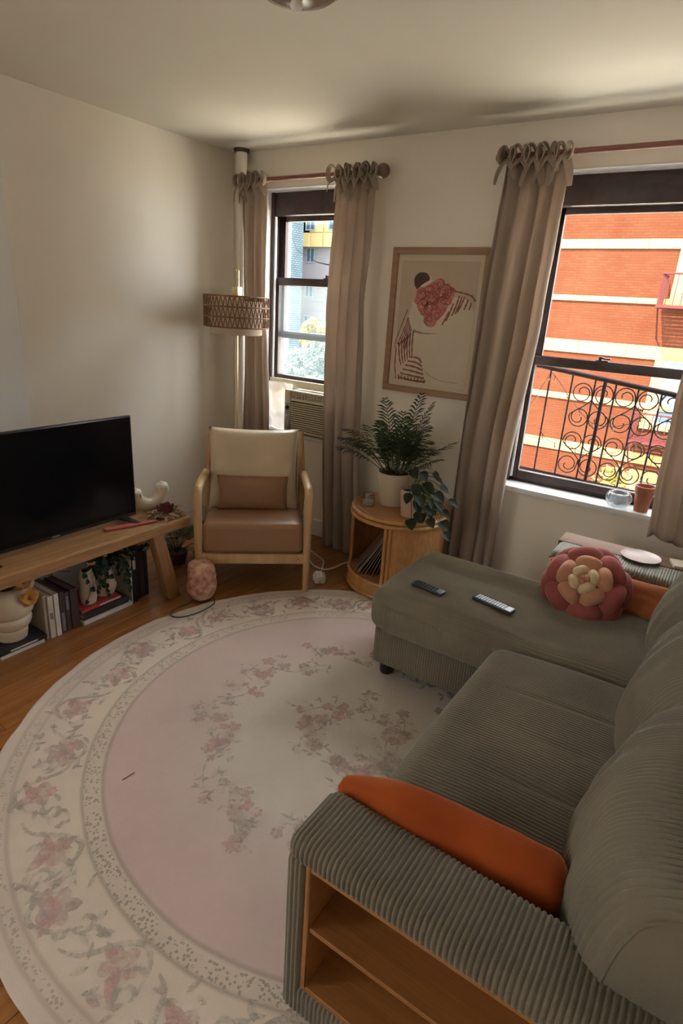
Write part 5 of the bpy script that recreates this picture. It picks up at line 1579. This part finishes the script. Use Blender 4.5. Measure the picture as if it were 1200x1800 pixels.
# cream stacked vase with orange orchids
VC = Vector((-2.545, 1.165, .0405))
vz = thing('bulbous_vase', 'cream bulbous stacked-ring ceramic vase under the bench', 'vase', VC)
prof = catmull([(0, 0, 0), (.056, .000, 0), (.064, .010, 0), (.070, .050, 0), (.066, .058, 0), (.082, .070, 0), (.092, .100, 0), (.086, .118, 0), (.082, .122, 0), (.100, .140, 0), (.108, .175, 0), (.104, .215, 0), (.080, .247, 0), (.050, .256, 0), (.040, .252, 0), (.034, .235, 0)], 4)
MB().lathe([(max(0, p.x), p.y) for p in prof], 40, VC).build('body', M['cream_ceramic'], vz, smooth=50)
MB().ball(VC + Vector((.02, .078, .262)), (.040, .040, .045), 20, 14).build('knob', M['cream_ceramic'], vz, smooth=80)
M['orchid'] = mat('amber_orchid', (.52, .24, .035), .5, var=.25, vscale=25, translucent=.2)
M['orchid_lip'] = mat('rust_orchid_centre', (.34, .10, .02), .5)
for k, (o_, lab) in enumerate(((Vector((.108, .045, .225)), 'amber orchid bloom hanging on the front of the cream vase'), (Vector((.075, .040, .298)), 'amber orchid bloom tucked under the bench above the vase'))):
    c0 = VC + o_
    fo = thing('orchid_flower', lab, 'flower', c0, 0, 'orchid blooms in the vase')
    for j in range(5):
        a = 2 * pi * j / 5 + .3
        leaf_mb(c0, (.35, cos(a), sin(a)), (1, 0, .2), .046, .056, .35).build('petal', M['orchid'], fo, smooth=180)
    MB().ball(c0 + Vector((.010, 0, -.002)), (.010, .009, .009), 10, 8).build('lip', M['orchid_lip'], fo, smooth=80)
    MB().tube(catmull([c0, c0 + Vector((-.02, -.02, .012)), VC + Vector((0, 0, .25))], 5), .0022, 6).build('stem', M['stem'], fo)

# two small sculpted planters with ivy on the red book
M['plaster'] = mat('matte_white_plaster', (.56, .46, .37), .7, var=.05)
def torso_planter(label, c, w, h, seed):
    o = thing('sculpted_planter', label, 'planter', c, 0, 'sculpted planters under the bench')
    mb = MB()
    def fn(u, v):
        a = 2 * pi * u
        k = .80 + .30 * sin(pi * (v * 1.15 + .05)) - .16 * exp(-((v - .48) / .14) ** 2) + .06 * cos(2 * a + seed)
        return Vector((c[0] + w * .8 * k * cos(a), c[1] + w * k * sin(a), c[2] + h * v + .008 * sin(a * 2 + seed) * v))
    mb.grid(fn, 28, 18, cu=True)
    n = 28
    mb.add([fn(i / n, 0) for i in range(n)], [tuple(range(n))]); 
    mb.add([fn(i / n, 1) - Vector((0, 0, .012)) for i in range(n)], [tuple(range(n))])
    mb.build('body', M['plaster'], o, smooth=60)
    MB().lathe([(0, h - .008), (w * .6, h - .009)], 16, c).build('soil', M['soil'], o)
    return o
torso_planter('tall waisted white planter on the red book', (-2.520, 1.548, .0750), .047, .185, 0)
torso_planter('wide white planter trailing ivy beside the tall one', (-2.545, 1.662, .0750), .062, .150, 2)
iv = thing('trailing_ivy', 'dark green trailing ivy hanging over the planters under the bench', 'ivy', (-2.545, 1.660, .215))
rr = random.Random(4)
ic = Vector((-2.545, 1.660, .222))
for k in range(34):
    a = rr.uniform(0, 6.28); R_ = rr.uniform(.04, .17)
    e = ic + Vector((.45 * R_ * cos(a) + .05, R_ * sin(a) * 1.0 + .03, rr.uniform(.0, .13)))
    tail = rr.random() < .45
    pts = [ic, (ic + e) / 2 + Vector((0, 0, .03)), e]
    if tail: pts += [e + Vector((.02, .01 * rr.uniform(-1, 1), -.06)), e + Vector((.022, .02 * rr.uniform(-1, 1), -.06 - rr.uniform(.03, .10)))]
    P = catmull(pts, 5)
    mb = MB().tube(P, .0014, 4)
    o = mb.build('vine', M['stem'], iv)
    for i in range(4, len(P), 3):
        p = P[i]
        d = Vector((rr.uniform(.1, 1), rr.uniform(-1, 1), rr.uniform(-.8, .3)))
        leaf_mb(p, d, (1, rr.uniform(-.4, .4), .6), rr.uniform(.024, .038), rr.uniform(.022, .032), .2).build('leaf', M['dark_leaf'], o)
# pale blue canvas with black lines at the back
M['pale_blue'] = mat('pale_blue_canvas', (.68, .80, .90), .7, var=.12, vscale=8)
cv = thing('blue_canvas', 'pale blue canvas with black branching lines behind the books under the bench', 'canvas', (-2.695, 1.5, 0))
MB().box(-2.705, -2.685, 1.34, 1.66, .0, .32).build('canvas', M['pale_blue'], cv, bevel=.002)
mb = MB()
for pts in ([(1.40, .14), (1.45, .20), (1.48, .24), (1.55, .25), (1.60, .31)], [(1.42, .27), (1.46, .235), (1.50, .215), (1.56, .19)], [(1.48, .24), (1.50, .28), (1.52, .315)], [(1.37, .30), (1.41, .26), (1.45, .20)], [(1.55, .25), (1.60, .22), (1.64, .23)]):
    mb.tube(catmull([(-2.6845, y, z) for y, z in pts], 5), .0045, 5, flat=.3)
mb.build('lines', M['black'], cv)

# fern between the bench end and the armchair
fn_ = thing('potted_fern', 'green fern in a dark pot between the bench end and the armchair', 'potted plant', (-2.68, 2.27, 0))
FC = Vector((-2.68, 2.27, .0))
M['dark_pot'] = mat('dark_plum_pot', (.07, .03, .035), .5)
M['fern'] = mat('fern_green', (.05, .085, .04), .55, var=.3, vscale=14, translucent=.25)
MB().lathe([(0, 0), (.05, 0), (.066, .07), (.068, .08), (.06, .08), (.058, .065), (0, .065)], 28, FC).build('pot', M['dark_pot'], fn_, smooth=40)
rr = random.Random(9)
for k in range(18):
    az = 2 * pi * k / 18 + rr.uniform(-.2, .2)
    frond(fn_, (FC.x, FC.y, .07), az, rr.uniform(.30, .42), radians(rr.uniform(35, 70)), rr.uniform(.3, .6), n=18, lw=.008, ll=.06, m=M['fern'])

# ------------------------------------------------------------------ salt lamp with its cord
M['salt'] = mat('pink_rock_salt', (.66, .42, .31), .5, col2=(.30, .10, .065), vscale=26, bump=.5, bscale=24)
SCN = Vector((-2.200, 2.030, .013))
sa = thing('salt_lamp', 'pink rock salt lamp on the floor at the armchair leg', 'lamp', SCN)
mb = MB()
def rock(u, v):
    a = 2 * pi * u; z = .012 + .228 * v
    prof = [.056, .072, .077, .078, .077, .075, .072, .066, .0]
    i = v * 8; k = min(int(i), 7); r_ = lerp(prof[k], prof[k + 1], i - k) if v < 1 else 0
    n_ = Vector((cos(a), sin(a), v * 3))
    r_ *= 1 + .10 * fnoise(n_.x * 1.7, n_.y * 1.7, n_.z) + .05 * fnoise(n_.x * 5, n_.y * 5, n_.z * 3)
    return SCN + Vector((r_ * cos(a), r_ * sin(a), z - .010 * (1 if v > .95 else 0)))
mb.grid(rock, 30, 24, cu=True)
mb.build('salt_block', M['salt'], sa, smooth=28)
MB().lathe([(0, 0), (.054, 0), (.056, .006), (.052, .016), (0, .016)], 28, SCN).build('base', M['leg_dark'], sa, smooth=40)
mb = MB().tube(catmull([(-2.148, 2.058, .018), (-2.135, 2.06, .014), (-2.100, 2.017, .0135), (-2.092, 1.95, .0135), (-2.097, 1.89, .0135), (-2.115, 1.83, .0135), (-2.144, 1.796, .0135), (-2.18, 1.79, .0135), (-2.205, 1.815, .0135), (-2.217, 1.868, .0135), (-2.21, 1.93, .0135), (-2.215, 1.972, .016)], 6), .0030, 7)
mb.build('cord', M['black'], sa, smooth=60)
